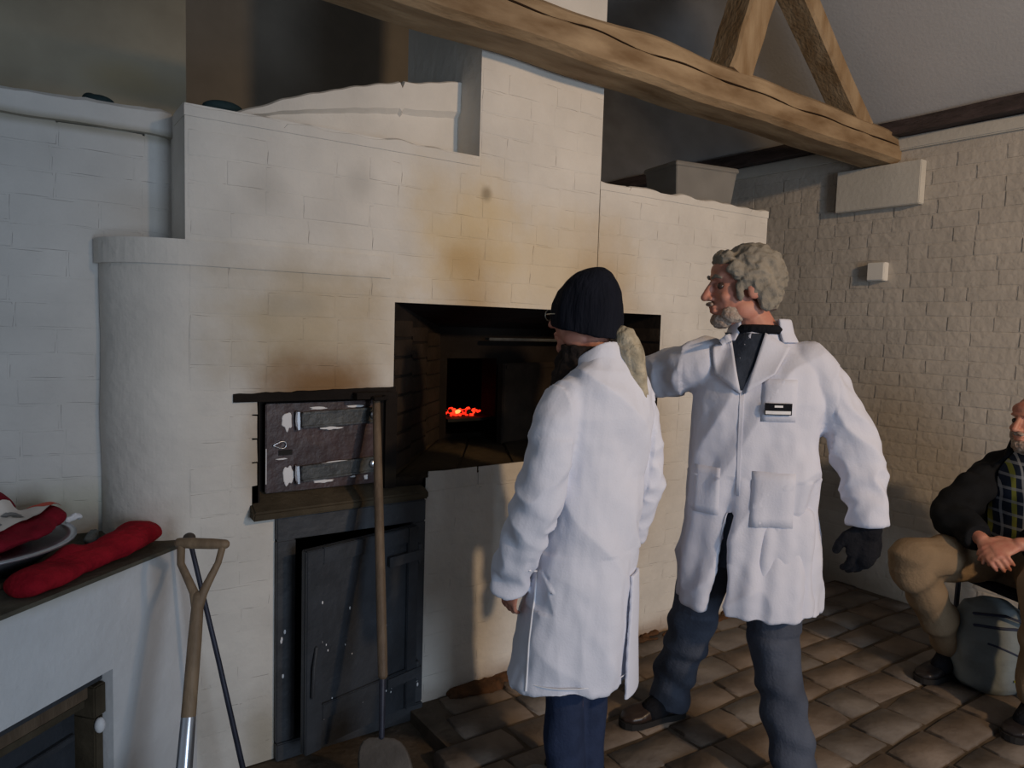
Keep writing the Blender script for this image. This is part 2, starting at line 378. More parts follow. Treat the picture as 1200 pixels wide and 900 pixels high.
# ceiling slopes, underside
def slope(x): return 2.60 + (4.10 - x)*.90
cl = MB(); rx = .75
cl.add([(4.35,-7,slope(4.35)),(4.35,3,slope(4.35)),(rx,3,slope(rx)),(rx,-7,slope(rx)),(4.35,-7,slope(4.35)+.1),(4.35,3,slope(4.35)+.1),(rx,3,slope(rx)+.1),(rx,-7,slope(rx)+.1)],
       [(0,1,2,3),(4,7,6,5),(0,4,5,1),(1,5,6,2),(2,6,7,3),(3,7,4,0)])
cl.add([(rx,-7,slope(rx)),(rx,3,slope(rx)),(-3,3,slope(rx)-3.4),(-3,-7,slope(rx)-3.4),(rx,-7,slope(rx)+.1),(rx,3,slope(rx)+.1),(-3,3,slope(rx)-3.3),(-3,-7,slope(rx)-3.3)],
       [(0,3,2,1),(4,5,6,7),(0,1,5,4),(1,2,6,5),(2,3,7,6),(3,0,4,7)])
struct('ceiling', cl, M['ceilplaster'])
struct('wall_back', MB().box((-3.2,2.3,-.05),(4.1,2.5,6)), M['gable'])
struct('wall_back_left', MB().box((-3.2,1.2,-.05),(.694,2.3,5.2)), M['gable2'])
# ---- left wall (recessed, beside the oven), with a ledge near its top
lw = struct('wall_left', MB().box((-3.2,.22,-.05),(.46,.75,2.02)), M['leftwall'])
rings = []
for i in range(90):
    x = -2.2 + 2.66*i/89; a = nz(x*7,1,2)*.010; b = nz(x*20,5,2)*.006
    z1 = 2.165 + .012*math.sin(x*2) + b
    z1 -= .065; rings.append([(x,.195+a,2.025+a),(x,.70,2.00),(x,.70,z1),(x,.22,z1+a*.5),(x,.202+a,z1-.012)])
put('coping', MB().loft(rings), M['leftwall'], lw)
lay(lw, M['leftwall'], lambda z: [(-.55,.455)] if z < 2.05 else [], .78, 1.99, lambda u: ((u,.22),0), 1, .078, .0018, 11, [.23,.23,.115], 150, lambda u, z: abs(u-.1))

# ================================================================ THE OVEN
ov = thing('brick_oven', (1.7,0,0), 'large white-painted brick baking oven with soot stains around its openings', 'oven')
def oven_box(mb, x0, x1, z0, z1, y1=.5): mb.box((x0,0,z0),(x1,y1,z1))
fm = MB()
def slab(poly_x, z0, z1, y1): fm.box((poly_x[0],0,z0),(poly_x[1],y1,z1))
slab((.49,.735),-.05,.80,.5); slab((1.29,3.25),-.05,.88,.5)            # beside and right of the ash door, under the big opening
slab((.47,.68),.80,1.68,.5)
slab((.46,.68),1.68,2.09,.5)
slab((1.29,1.3),.80,.88,.2)
slab((.68,1.16),1.21,2.09,.5)
slab((1.16,1.5),1.525,2.09,.16); fm.box((1.16,.16,1.53),(1.5,.5,2.0))
slab((1.5,2.11),1.525,3.9,.62)
slab((2.11,2.51),1.525,2.075,.5)
slab((2.51,3.25),.88,2.075,.5)
face = put('oven_face', fm, M['oven'], ov)
# mass of the oven behind the face
bk = MB().box((.47,1.2,-.05),(3.25,2.3,2.0)).box((1.3,.5,1.56),(2.6,1.2,2.0)).box((2.6,.5,-.05),(3.25,1.2,2.0)).box((.47,.5,-.05),(1.30,1.2,2.0))
put('oven_core', bk, M['oven'], ov)
# ragged brick tops
def ragged(x0, x1, z, y1, amp=.010, y0=-.004):
    rings = []; n = int((x1-x0)/.012)
    for i in range(n+1):
        x = x0 + (x1-x0)*i/n; a = nz(x*9,z*3,4)*amp + (-.016 if nz(x*31,7,z) > .42 else 0)
        rings.append([(x,y0,z-.03),(x,y1,z-.03),(x,y1,z+.006+a*.5),(x,.012,z+.008+a),(x,y0,z+a)])
    return MB().loft(rings)
put('top_course', ragged(.458,1.502,2.083,.16,.018), M['oven'], ov)
put('top_course', ragged(2.108,3.252,2.075,.5,.016), M['oven'], ov)
# rounded corner on the left
rc = MB(); rings = []
for i in range(24):
    z = -.05 + 1.73*i/23; o_ = nz(1,2,z*4)*.005
    ring = []
    for k in range(31):
        a = math.pi/2*k/30; ring.append((.47 - (.22+o_)*math.cos(a) , .22 - (.22+o_)*math.sin(a), z))
    ring += [(.53,0,z),(.53,.47,z),(.25,.47,z)]
    rings.append(ring)
put('rounded_corner', rc.loft(rings), M['oven'], ov, smooth=False)
put('string_course', (lambda rr: MB().loft(rr))([[(.47-(.235)*math.cos(math.pi/2*k/12), .22-.229*math.sin(math.pi/2*k/12), z) for k in range(13)]+[(1.14,-.0075,z),(1.14,.06,z),(.5,.06,z),(.26,.44,z),(.236,.44,z)] for z in (1.608,1.616,1.672,1.684)]), M['oven'], ov)
# curved shoulder of the oven vault behind the face
sh = MB(); rings = []
prof = [(.60,2.11),(.70,2.155),(.80,2.205),(.97,2.267),(1.11,2.318),(1.25,2.352),(1.49,2.405)]
def pz(x):
    for (a,b),(c,d) in zip(prof, prof[1:]):
        if x <= c: return b + (d-b)*(x-a)/(c-a)
    return prof[-1][1]
for i in range(90):
    x = .60 + .90*i/89; z = pz(x) + nz(x*14,2,2)*.008 - (.022 if nz(x*26,1,8) > .5 else 0); h = (z - 2.09)
    rings.append([(x,.17,2.0),(x,.17,2.09+h*.55),(x,.150,2.09+h*.62),(x,.148,z-.008),(x,.165,z),(x,.40,z-.02),(x,.40,2.0)])
put('vault_shoulder', sh.loft(rings), M['oven'], ov)
# bricks on the oven front
def ospans(z):
    if z < .80: return [(.50,.72),(1.305,3.24)]
    if z < .88: return [(.47,.655),(1.305,3.24)]
    if z < 1.22: return [(.47,.679),(2.525,3.24)]
    if z < 1.53: return [(.47,1.15),(2.525,3.24)]
    if z < 1.60: return [(.47,3.24)]
    if z < 1.69: return [(1.15,3.24)]
    if z < 2.05: return [(.468,2.107),(2.112,3.24)]
    if z < 2.40: return [(1.505,2.107)]
    return []
n2 = lay(face, M['oven'], ospans, .02, 2.44, lambda u: ((u,0),0), 0, .080, .0022, 21, [.235,.235,.118], 295, lambda u, z: (0 if z > .85 else 30) + abs(u-1.3) + (40 if (1.45 < u < 2.3 and z < .8) else 0))
for o in face.children:
    if o.name.startswith('brick') : o.location.x -= 0
# the children above were given world positions: compensate the parents' offset
def fix_children(root):
    w = wloc(root)
    for c in root.children:
        if c.name.split('.')[0] == 'brick': c.location = Vector(c.location) - w
fix_children(face)
# vertical straight joint between stack and the right part
put('straight_joint', MB().box((2.1085,-.0015,1.53),(2.1105,.002,2.07)), M['shelf'], face)

# ---- big opening: splayed sooty reveal, inner mouth, embers
X0,X1,Z0,Z1 = 1.16,2.51,.88,1.525
x0,x1,z0,z1 = 1.60,2.42,.93,1.44
yb = .46
rv = MB()
out = [(X0,.0,Z0),(X1,.0,Z0),(X1,.0,Z1),(X0,.0,Z1)]; inn = [(x0,yb,z0),(x1,yb,z0),(x1,yb,z1),(x0,yb,z1)]
big = [(X0-.05,.02,Z0-.05),(X1+.05,.02,Z0-.05),(X1+.05,.02,Z1+.05),(X0-.05,.02,Z1+.05)]; bin_ = [(x0-.06,yb,z0-.06),(x1+.06,yb,z0-.06),(x1+.06,yb,z1+.06),(x0-.06,yb,z1+.06)]
def sl(a,b,c,d,n=10):                     # a strip of the splayed reveal built of thick brick courses
    pass
for (i,j) in ((0,1),(1,2),(2,3),(3,0)):
    rv.add([out[i],out[j],inn[j],inn[i],big[i],big[j],bin_[j],bin_[i]], [(0,1,2,3),(4,7,6,5),(0,4,5,1),(1,5,6,2),(2,6,7,3),(3,7,4,0)])
reveal = put('reveal', rv, M['soot'], ov)
# courses of sooty brick in the left and right splays and the sill
sm = brick_mesh(77); sm.materials.append(M['sootb'])
rnd = random.Random(5)
for side in (0,1):
    A, B = (Vector((X0,0,0)), Vector((x0,yb,0))) if side == 0 else (Vector((x1,yb,0)), Vector((X1,0,0)))
    d = (B-A); Ld = d.length; rz = math.atan2(d.y, d.x)
    for k in range(8):
        z = .93 + k*.073
        for q in range(3):
            w = Ld/3; c = A + d*((q+.5)/3) 
            o = bpy.data.objects.new('brick', sm); COL.objects.link(o); o.parent = reveal
            t = c.y/yb; zc = Z0 + t*(z0-Z0) + (z-.88)/(.645)*((Z1-Z0)+t*((z1-z0)-(Z1-Z0)))
            o.location = Vector((c.x, c.y, zc)) - wloc(reveal); o.rotation_euler = (0,0,rz); o.scale = (w-.012,.006+rnd.random()*.004,.060-.008*t)
for q in range(5):                         # sill stones
    a, b = q/5, (q+1)/5
    mb = MB().add([(X0+(X1-X0)*a+.004,-.003,Z0+.004),(X0+(X1-X0)*b-.004,-.003,Z0+.004),(x0+(x1-x0)*b-.004,yb-.01,z0+.008),(x0+(x1-x0)*a+.004,yb-.01,z0+.008),
        (X0+(X1-X0)*a+.004,.006,Z0-.03),(X0+(X1-X0)*b-.004,.006,Z0-.03),(x0+(x1-x0)*b-.004,yb,z0-.03),(x0+(x1-x0)*a+.004,yb,z0-.03)], [(0,1,2,3),(4,7,6,5),(0,4,5,1),(1,5,6,2),(2,6,7,3),(3,7,4,0)])
    put('sill_stone', mb, M['soot'], ov, bevel=.004)
# inner wall with mouth, iron lintel and chamber
mx0,mx1,mz0,mz1 = 1.64,1.905,.955,1.30
iw = MB().box((x0-.08,yb-.005,z0-.08),(mx0,yb+.12,z1+.08)).box((mx1,yb-.005,z0-.08),(x1+.08,yb+.12,z1+.08)).box((mx0,yb-.005,mz1),(mx1,yb+.12,z1+.08)).box((mx0,yb-.005,z0-.08),(mx1,yb+.12,mz0))
put('inner_wall', iw, M['soot'], ov)
put('lintel_bar', MB().box((1.80,.36,1.385),(2.44,.40,1.397)), M['steelrib'], ov, bevel=.003)
ch = MB().box((1.45,.50,.82),(2.58,1.15,.90)).box((1.42,.46,.82),(1.50,1.15,1.55)).box((2.5,.46,.82),(2.58,1.15,1.55)).box((1.42,1.12,.82),(2.58,1.19,1.55)).box((1.42,.50,1.50),(2.58,1.19,1.555))
put('fire_chamber', ch, M['coal'], ov)
# open iron oven door standing inside the mouth
idr = put('inner_door', MB().box((0,-.008,0),(.40,.008,.36), Matrix.Translation((1.83,.30,.925)) @ Matrix.Rotation(R(16),4,'Z')), M['sootb'], ov, bevel=.003)
put('door_edge', MB().box((-.006,-.014,0),(.008,.014,.36), Matrix.Translation((1.83,.30,.925)) @ Matrix.Rotation(R(16),4,'Z')), M['soot'], idr)
put('door_rib', MB().box((.02,-.016,.335),(.40,.0,.352), Matrix.Translation((1.83,.30,.925)) @ Matrix.Rotation(R(16),4,'Z')), M['sootb'], idr)
put('grate_shelf', MB().box((1.642,.44,1.012),(1.90,.80,1.026)), M['coal'], ov)
rnd = random.Random(12)
em = MB(); ho = MB(); ck = MB()
for i in range(70):
    x = rnd.uniform(1.66,1.86); y = rnd.uniform(.47,.62); s = rnd.uniform(.006,.013)
    ax = Matrix.Rotation(rnd.uniform(0,3),4,'X') @ Matrix.Rotation(rnd.uniform(0,3),4,'Z')
    zz = 1.034 + rnd.uniform(0,.022) - (x-1.66)*.03
    (ho if rnd.random() < .10 else em if rnd.random() < .72 else ck).ell((x,y,zz), (s*1.3,s,s*.7), ax, n=6, m=4)
for name, mb, m, lab in (('ember_bed',em,'ember','glowing red embers heaped in the dark oven mouth'),('hot_ember_bed',ho,'hot','brightest orange embers among the red ones in the oven mouth'),('coal_bed',ck,'coal','black coals lying among the glowing embers')):
    o = put(name, mb, M[m]); tag(o, lab, 'embers', None, 'stuff')
# black iron lintel over the small oven door, stone shelf under it
lt = MB(); rings = []
for i in range(28):
    x = .60 + .565*i/27; b = (i/27)*.012
    rings.append([(x,-.010,1.182),(x,.06,1.182),(x,.06,1.215+b),(x,-.012+nz(x*30,1,1)*.004,1.208+b+nz(x*25,4,1)*.006)])
put('iron_lintel', lt.loft(rings), M['soot'], ov)
put('shelf_slab', MB().add([(.645,-.062,.80),(1.30,-.03,.80),(1.30,.07,.795),(.66,.07,.795),(.652,-.058,.826),(1.30,-.028,.826),(1.30,.07,.872),(.66,.07,.872)],[(0,3,2,1),(4,5,6,7),(0,1,5,4),(1,2,6,5),(2,3,7,6),(3,0,4,7)]), M['shelf'], ov, bevel=.006)
put('recess', MB().box((.66,.065,.80),(1.18,.12,1.23)).box((.66,.0,.83),(.685,.1,1.2)).box((1.13,-.004,.85),(1.175,.1,1.2)), M['soot'], ov)
# small maroon oven door with two bolted straps
dr = put('oven_door', MB().box((.712,.028,.868),(1.125,.05,1.170)), M['ashdoor'], ov, bevel=.003)
for zc, tilt in ((1.116,.03),(.934,.05)):
    ax = Matrix.Translation((.965,.024,zc)) @ Matrix.Rotation(-tilt,4,'Y')
    hs = put('door_strap', MB().box((-.135,-.010,-.026),(.135,.004,.026),ax).box((-.135,-.018,.020),(.135,-.008,.027),ax).box((-.135,-.018,-.027),(.135,-.008,-.020),ax), M['steelrib'], dr, bevel=.002)
    put('rivet', MB().ell(ax @ Vector((.125,-.016,.002)), (.014,.008,.016)), M['steel'], dr, smooth=True)
    put('strap_end', MB().loft([[ax @ Vector((-.150+dx*s_,-.012,dz*s_)) for dx,dz in ((-.006,-.034),(.006,-.034),(.008,0),(.006,.034),(-.006,.034),(-.009,0))] for s_ in (1,)]+[[ax @ Vector((-.150+dx*.6,-.022,dz*.9)) for dx,dz in ((-.006,-.034),(.006,-.034),(.008,0),(.006,.034),(-.006,.034),(-.009,0))]]), M['steel'], dr)
put('keyhole_ring', MB().tube([( .757+.022*math.cos(a), .022, 1.030+.010*math.sin(a)+.004*math.sin(2*a)) for a in [2*math.pi*k/16 for k in range(17)]], .0022, 6), M['steel'], dr, smooth=True)
put('latch_slot', MB().box((.755,.022,.995),(.800,.030,1.012)), M['coal'], dr)
def blot(cx, cz, w, h, seed, y=.0262, n=26):
    ring = []
    for k in range(n):
        a = 2*math.pi*k/n; r = 1 + .55*nz(math.cos(a)*1.6+seed, math.sin(a)*1.6, seed*.7)
        ring.append((cx+math.cos(a)*w*r, cz+math.sin(a)*h*r))
    return MB().loft([[(x,y,z) for x,z in ring],[(cx+(x-cx)*.9,y-.0015,cz+(z-cz)*.9) for x,z in ring]])
for cx,cz,w,h,s in ((.782,1.105,.017,.028,1),(.788,.925,.016,.034,4),(.89,1.150,.030,.005,7),(1.02,1.152,.030,.005,9),(.93,1.080,.035,.006,11),(.955,1.020-.06,.055,.003,12),(.91,.893,.035,.006,13),(1.02,.899,.012,.003,15),(1.07,.893,.008,.008,16),(.765,1.0-.018,.018,.003,18)):
    put('paint_splash', blot(cx,cz,w,h,s,.0262 if s not in (11,12) else .013), M['splash'], dr)
put('edge_chip', MB().box((.7115,.0255,.90),(.7145,.0285,1.02)), M['splash'], dr)
# ash door: frame set in the wall, leaf standing ajar
fr = put('door_frame', MB().box((.735,-.022,.012),(.800,.10,.715)).box((1.235,-.022,.012),(1.292,.10,.715)).box((.735,-.022,.715),(1.292,.10,.797)).box((.735,-.03,-.05),(1.292,.10,.012)), M['ironfr'], ov, bevel=.004)
put('ash_pit', MB().box((.70,.45,-.05),(1.32,.5,.80)).box((.70,.1,-.05),(.735,.5,.8)).box((1.29,.1,-.05),(1.32,.5,.8)), M['soot'], ov)
hx, hy = 1.245, -.024
la = Vector((.785,-.135,0)) - Vector((hx,hy,0)); Lw = la.length
AX = Matrix.Translation((hx,hy,.02)) @ Matrix.Rotation(math.atan2(la.y,la.x),4,'Z')     # local x from hinge to free edge, +y towards the room? set below
AX = AX @ Matrix.Rotation(0,4,'Z')
H_ = .688
lf = put('ash_door', MB().box((0,-.008,0),(Lw,.014,H_),AX), M['iron'], ov, bevel=.003)
put('door_stile', MB().box((Lw-.062,.012,0),(Lw,.026,H_),AX), M['iron'], lf, bevel=.003)
put('door_stile', MB().box((0,.012,0),(.05,.026,H_),AX), M['iron'], lf, bevel=.003)
put('door_rail', MB().box((.05,.012,H_-.055),(Lw-.062,.026,H_),AX), M['iron'], lf, bevel=.003)
put('door_rail', MB().box((.05,.012,.10),(Lw-.062,.026,.155),AX), M['iron'], lf, bevel=.003)
for zz in (.13,.58): put('hinge', MB().box((-.02,.024,zz-.018),(.14,.034,zz+.018),AX).tube([AX @ Vector((-.008,.02,zz-.03)), AX @ Vector((-.008,.02,zz+.03))],.011,10), M['ironfr'], lf)
put('latch_arm', MB().tube([AX @ Vector((Lw-.035,.03,.36)), AX @ Vector((Lw-.02,.04,.30)), AX @ Vector((Lw-.018,.036,.20))],.006,8), M['ironfr'], lf, smooth=True)
rnd = random.Random(4)
for k in range(16):
    u, v = rnd.uniform(.05,Lw-.03), rnd.uniform(.05,.6); s = rnd.uniform(.003,.007)
    yy = .0145 if (.05 < u < Lw-.062 and not (.10 < v < .155)) else .0265
    put('paint_drip', MB().ell(AX @ Vector((u,yy,v)), (s*.5,.0015,s), AX.to_3x3().to_4x4(), n=8, m=5), M['splash'], lf, smooth=True)
for k in range(8):
    put('paint_drip', MB().ell((rnd.choice([.765,1.265])+rnd.uniform(-.015,.015),-.0225,rnd.uniform(.03,.4)), (.004,.0015,.009), n=8, m=5), M['splash'], fr, smooth=True)

# ---- splayed bench on the left
bc = thing('furnace_bench', (0,-.2,0), 'white limewashed brick bench with worn dark top and small fire opening, left of the oven', 'bench')
D = Vector((-.7603,-.6495,0)); N = Vector((.6495,-.7603,0)); C0 = Vector((.489,0,0))
def bp(s, z, d=0): v = C0 + D*s - N*d; return Vector((v.x, v.y, z))
bm_ = MB()
def bslab(s0, s1, z0, z1, depth=.10):
    bm_.add([bp(s0,z0),bp(s1,z0),bp(s1,z0,depth),bp(s0,z0,depth),bp(s0,z1),bp(s1,z1),bp(s1,z1,depth),bp(s0,z1,depth)],[(0,1,2,3),(4,7,6,5),(0,4,5,1),(1,5,6,2),(2,6,7,3),(3,7,4,0)])
bslab(.0,.342,-.05,.747); bslab(.68,1.8,-.05,.747); bslab(.342,.68,.485,.747); bslab(.342,.68,-.05,.12)
put('bench_wall', bm_, M['bench'], bc)
tp = [(.489,.0),(.30,.10),(.262,.44),(-.9,.45),(-1.1,.2)]
e = C0 + D*1.8
ring = [bp(-.01,0,-.004), bp(.9,0,-.004), bp(1.8,0,-.004), Vector((-1.2,.218,0)), Vector((.248,.218,0)), Vector((.30,.10,0)), Vector((.40,.02,0))]
put('bench_top', MB().loft([[Vector((p.x,p.y,.7475)) for p in ring],[Vector((p.x,p.y,.752)) for p in ring],[Vector((p.x,p.y,.757)) + (N*(-.004) if i < 3 else Vector((0,0,0))) for i, p in enumerate(ring)]]), M['benchtop'], bc)
put('firebox', MB().add([bp(.30,.10,.26),bp(.74,.10,.26),bp(.74,.52,.26),bp(.30,.52,.26),bp(.30,.10,.3),bp(.74,.10,.3),bp(.74,.52,.3),bp(.30,.52,.3)],[(0,1,2,3),(4,7,6,5),(0,4,5,1),(1,5,6,2),(2,6,7,3),(3,7,4,0)]), M['soot'], bc)
def bbox(s0,s1,z0,z1,d0,d1): return MB().add([bp(s0,z0,d0),bp(s1,z0,d0),bp(s1,z0,d1),bp(s0,z0,d1),bp(s0,z1,d0),bp(s1,z1,d0),bp(s1,z1,d1),bp(s0,z1,d1)],[(0,1,2,3),(4,7,6,5),(0,4,5,1),(1,5,6,2),(2,6,7,3),(3,7,4,0)])
put('fire_lintel', bbox(.345,.678,.452,.484,.03,.10), M['ironfr'], bc, bevel=.003)
put('wood_strip', bbox(.385,.675,.415,.452,.04,.09), M['polewood'], bc, bevel=.003)
put('wood_strip', bbox(.385,.665,.388,.412,.05,.10), M['shelf'], bc, bevel=.003)
put('side_brick', bbox(.344,.385,.36,.448,.02,.2), M['shelf'], bc, bevel=.004)
put('side_brick', bbox(.344,.375,.13,.355,.03,.2), M['shelf'], bc, bevel=.004)
fd = put('fire_door', bbox(.385,.66,.13,.380,.085,.10), M['iron'], bc, bevel=.003)
put('door_band', bbox(.40,.645,.30,.318,.07,.088), M['ironfr'], fd, bevel=.002)
put('mortar_lump', MB().ell(bp(.368,.335,.02),(.014,.014,.022)), M['splash'], bc, smooth=True)

# ================================================================ ROOF TRUSS
tr = thing('roof_truss', (4.0,-.12,2.42), 'old oak roof truss with long cracked tie beam crossing above the oven', 'beam')
tb = MB(); rings = []
for i in range(150):
    x = -1.2 + 5.31*i/149
    zb = 2.482 - (x-.9)*.024 + nz(x*2.2,1,1)*.014; zt = 2.640 - max(0,(x-2.4))*.034 + nz(x*2.5,8,1)*.014
    zc = 2.60 - (x-.9)*.031 + nz(x*4,3,3)*.010; zc = min(max(zc, zb+.04), zt-.03)
    f = -.225 + nz(x*3,5,5)*.008; dz = .018*max(0,min(1,.7+nz(x*5,2,9)*1.5)); w = .0035+.004*abs(nz(x*7,1,2))
    rings.append([(x,f+.035,zb),(x,f+.004,zb+.022),(x,f,zc-w-.004),(x,f+dz,zc),(x,f+.006,zc+w),(x,f+.014,zt-.022),(x,f+.04,zt),(x,-.035,zt),(x,-.012,zt-.03),(x,-.012,zb+.03),(x,-.03,zb)])
beam = put('tie_beam', tb.loft(rings), M['wood'], tr)
cr = MB(); rings = []
for i in range(150):
    x = -1.2 + 5.25*i/149
    zb = 2.482 - (x-.9)*.024 + nz(x*2.2,1,1)*.014; zt = 2.640 - max(0,(x-2.4))*.034 + nz(x*2.5,8,1)*.014
    zc = 2.60 - (x-.9)*.031 + nz(x*4,3,3)*.010; zc = min(max(zc, zb+.04), zt-.03); f = -.225 + nz(x*3,5,5)*.008
    w = .003*max(.15,min(1,.6+nz(x*5,2,9)*1.6))
    rings.append([(x,f+.0035,zc-w),(x,f+.0035,zc+w),(x,f+.03,zc+w),(x,f+.03,zc-w)])
put('drying_crack', cr.loft(rings), M['crack'], beam)
def timber(p0, p1, w0, w1, y0, y1, seed):
    rings = []; p0 = Vector(p0); p1 = Vector(p1); d = (p1-p0).normalized(); s = Vector((d.z,0,-d.x))
    for i in range(26):
        t = i/25; c = p0.lerp(p1,t); w = (w0+(w1-w0)*t)/2 + nz(t*5,seed,1)*.008; f = y0 + nz(t*6,seed,4)*.006
        rings.append([c - s*w + Vector((0,f+.012,0)), c - s*(w-.014) + Vector((0,f,0)), c + s*(w-.014) + Vector((0,f,0)), c + s*w + Vector((0,f+.012,0)), c + s*w + Vector((0,y1,0)), c - s*w + Vector((0,y1,0))])
    return MB().loft(rings)
put('principal_rafter', timber((3.80,0,2.56),(1.18,0,4.92),.100,.11,-.20,-.06,1), M['woodz'], tr)
put('strut', timber((2.74,0,2.60),(3.01,0,3.34),.155,.15,-.205,-.05,6), M['woodz'], tr)
put('strut', timber((1.55,0,2.60),(1.90,0,4.2),.14,.14,-.13,-.03,9), M['woodz'], tr)
tag(put('purlin', MB().box((.70,1.25,3.02),(.76,2.3,3.14)), M['plate']), 'dark timber end high above the left end of the oven', 'beam')
# timber pad under beam end, socket
tag(put('bearing_pad', MB().box((4.025,-.365,2.170),(4.083,.116,2.402)), M['pad'], bevel=.004), 'white painted projecting block under the end of the tie beam', 'block')
sw = thing('wall_box', (4.06,-.145,1.82), 'small white square box on right brick wall, above walking man\'s shoulder', 'switch box')
put('box_body', MB().box((4.038,-.197,1.768),(4.083,-.098,1.870)), M['white'], sw, bevel=.003)
put('box_cover', MB().box((4.032,-.194,1.772),(4.039,-.101,1.866)), M['white'], sw, bevel=.002)

# ---- plastic storage box on the oven top
pb = thing('storage_box', (2.86,.16,2.085), 'clear plastic storage box on top of the oven\'s right end', 'box')
ax = Matrix.Translation((2.86,.18,2.086)) @ Matrix.Rotation(R(-10),4,'Z')
w, d, h, t = .37,.26,.165,.006
tubm = MB()
def ringr(sx, sy, z): return [ax @ Vector(p) for p in ((-sx,-sy,z),(sx,-sy,z),(sx,sy,z),(-sx,sy,z))]
tubm.loft([ringr(w/2*.9,d/2*.88,0), ringr(w/2,d/2,h), ringr(w/2-t,d/2-t,h), ringr(w/2*.9-t,d/2*.88-t,t)])
put('tub', tubm, M['plastic'], pb, bevel=.004)
put('lid', MB().loft([ringr(w/2+.006,d/2+.006,h-.010), ringr(w/2+.006,d/2+.006,h+.006), ringr(w/2,d/2,h+.014)]), M['plastic'], pb, bevel=.003)
put('contents', MB().ell(ax @ Vector((-.05,0,.06)),(.12,.09,.055)).ell(ax @ Vector((.09,.01,.05)),(.08,.08,.045)), M['steelrib'], pb, smooth=True)
single('cloth_lump', fuse(MB().ell((.272,.40,2.142),(.052,.04,.026)).ell((.25,.42,2.15),(.026,.026,.026)),.006,2), M['teal'], 'dark rounded lump lying on top of the left white wall', 'cloth', smooth=True)
single('cloth_lump', fuse(MB().ell((.640,.30,2.170),(.07,.05,.026)).ell((.60,.33,2.16),(.03,.03,.03)).box((.56,.2,2.0),(.72,.4,2.15)),.006,2), M['teal'], 'dark teal lump on the oven top beside the curved white shoulder', 'cloth', smooth=True)

# ================================================================ THINGS ON THE BENCH
pan = thing('round_pan', (-.075,-.045,.757), 'black round pan with a silver rim on the bench, under crimson cloth', 'pan')
PX, PY = -.092,-.040
def circ(r, z, n=40): return [(PX+r*math.cos(2*math.pi*k/n), PY+r*math.sin(2*math.pi*k/n), z) for k in range(n)]
put('pan_body', MB().loft([circ(.14,.758),circ(.165,.775),circ(.238,.828),circ(.230,.828),circ(.160,.782),circ(.13,.766)]), M['pan'], pan, smooth=True)
put('rim', MB().loft([circ(.236,.826),circ(.254,.832),circ(.254,.838),circ(.230,.838),circ(.230,.829)]), M['rim'], pan, smooth=True)
rc_ = MB().ell((PX,PY,.862),(.205,.195,.036), n=24).ell((PX-.01,PY+.05,.90),(.13,.12,.062), n=24).ell((PX+.14,PY+.06,.868),(.09,.08,.026), n=24)
rcl = single('red_cloth', fuse(rc_,.008,5,lambda c,n: nz(c.x*14,c.y*9,c.z*10)*.014+nz(c.x*40,c.y*30,c.z*30)*.004), M['redcloth'], 'crimson folded cloth with paper label, heaped on the black pan', 'cloth', smooth=True)
# paper label draped over the cloth
def drape(u, v):
    x = -.095 + .155*u + .03*v; y = -.17 + .20*u*.9 + .0*v
    return x, y
me = rcl.data
from mathutils.bvhtree import BVHTree
dg = bpy.context.evaluated_depsgraph_get(); dg.update()
bvh = BVHTree.FromPolygons([v.co for v in me.vertices], [p.vertices for p in me.polygons])
def on_cloth(x, y, off=.003):
    h = bvh.ray_cast(Vector((x,y,1.3)), Vector((0,0,-1)))
    return (x, y, (h[0].z if h[0] else .83) + off)
A = Vector((-.11,-.20)); B = Vector((.060,.055)); W = Vector((.050,-.022))
def strip_on(a0, a1, w0, w1, off, n=14, m_=4):
    vs = []; 
    for i in range(n+1):
        for j in range(m_+1):
            p = A.lerp(B, a0+(a1-a0)*i/n) + W*(w0+(w1-w0)*j/m_); vs.append(on_cloth(p.x,p.y,off))
    k = len(vs); vs += [(x,y,z-.0012) for x,y,z in vs]; fs = []
    for i in range(n):
        for j in range(m_):
            q = i*(m_+1)+j; fs += [(q,q+1,q+m_+2,q+m_+1),(k+q,k+q+m_+1,k+q+m_+2,k+q+1)]
    return MB().add(vs, fs)
lb = put('paper_label', strip_on(-.2,.88,0,1.2,.010,22,8), M['paper'], rcl, smooth=True)
put('label_band', strip_on(.88,1.05,0,1.25,.0105,5,8), M['orange'], rcl, smooth=True)
for a0,a1,w0,w1 in ((.45,.66,.35,.62),(.48,.62,.72,.85),(.15,.3,.3,.45),(.12,.32,.6,.7),(.2,.3,.8,.95)):
    put('label_print', strip_on(a0,a1,w0,w1,.0125,3,2), M['ink'], rcl)
single('foil_scrap', fuse(MB().tube([(.145,.055,.843),(.165,.065,.852),(.175,.075,.846)],.010,8),.003,1,lambda c,n: nz(c.x*90,c.y*90,c.z*90)*.004), M['splash'], 'tiny white knob of paper at the pan\'s right tip', 'scrap', smooth=True)
single('plastic_wrap', fuse(MB().tube([(.20,.06,.770),(.215,.11,.772),(.225,.17,.769)],[.014,.017,.010],8),.004,1,lambda c,n: nz(c.x*60,c.y*60,c.z*60)*.008), M['bag'], 'crumpled grey plastic wrap on the bench beside the black pan', 'plastic wrap', smooth=True)
gl = MB().tube([(.04,-.30,.782),(.11,-.235,.785),(.17,-.19,.788)],[.058,.055,.045],14,flat=((0,0,1),.55)).tube([(.17,-.19,.785),(.26,-.10,.795),(.32,-.02,.80),(.345,.0,.795)],[.045,.058,.062,.050],14,flat=((0,0,1),.6)).tube([(.09,-.23,.79),(.14,-.17,.80),(.20,-.13,.80)],[.03,.03,.02],10)
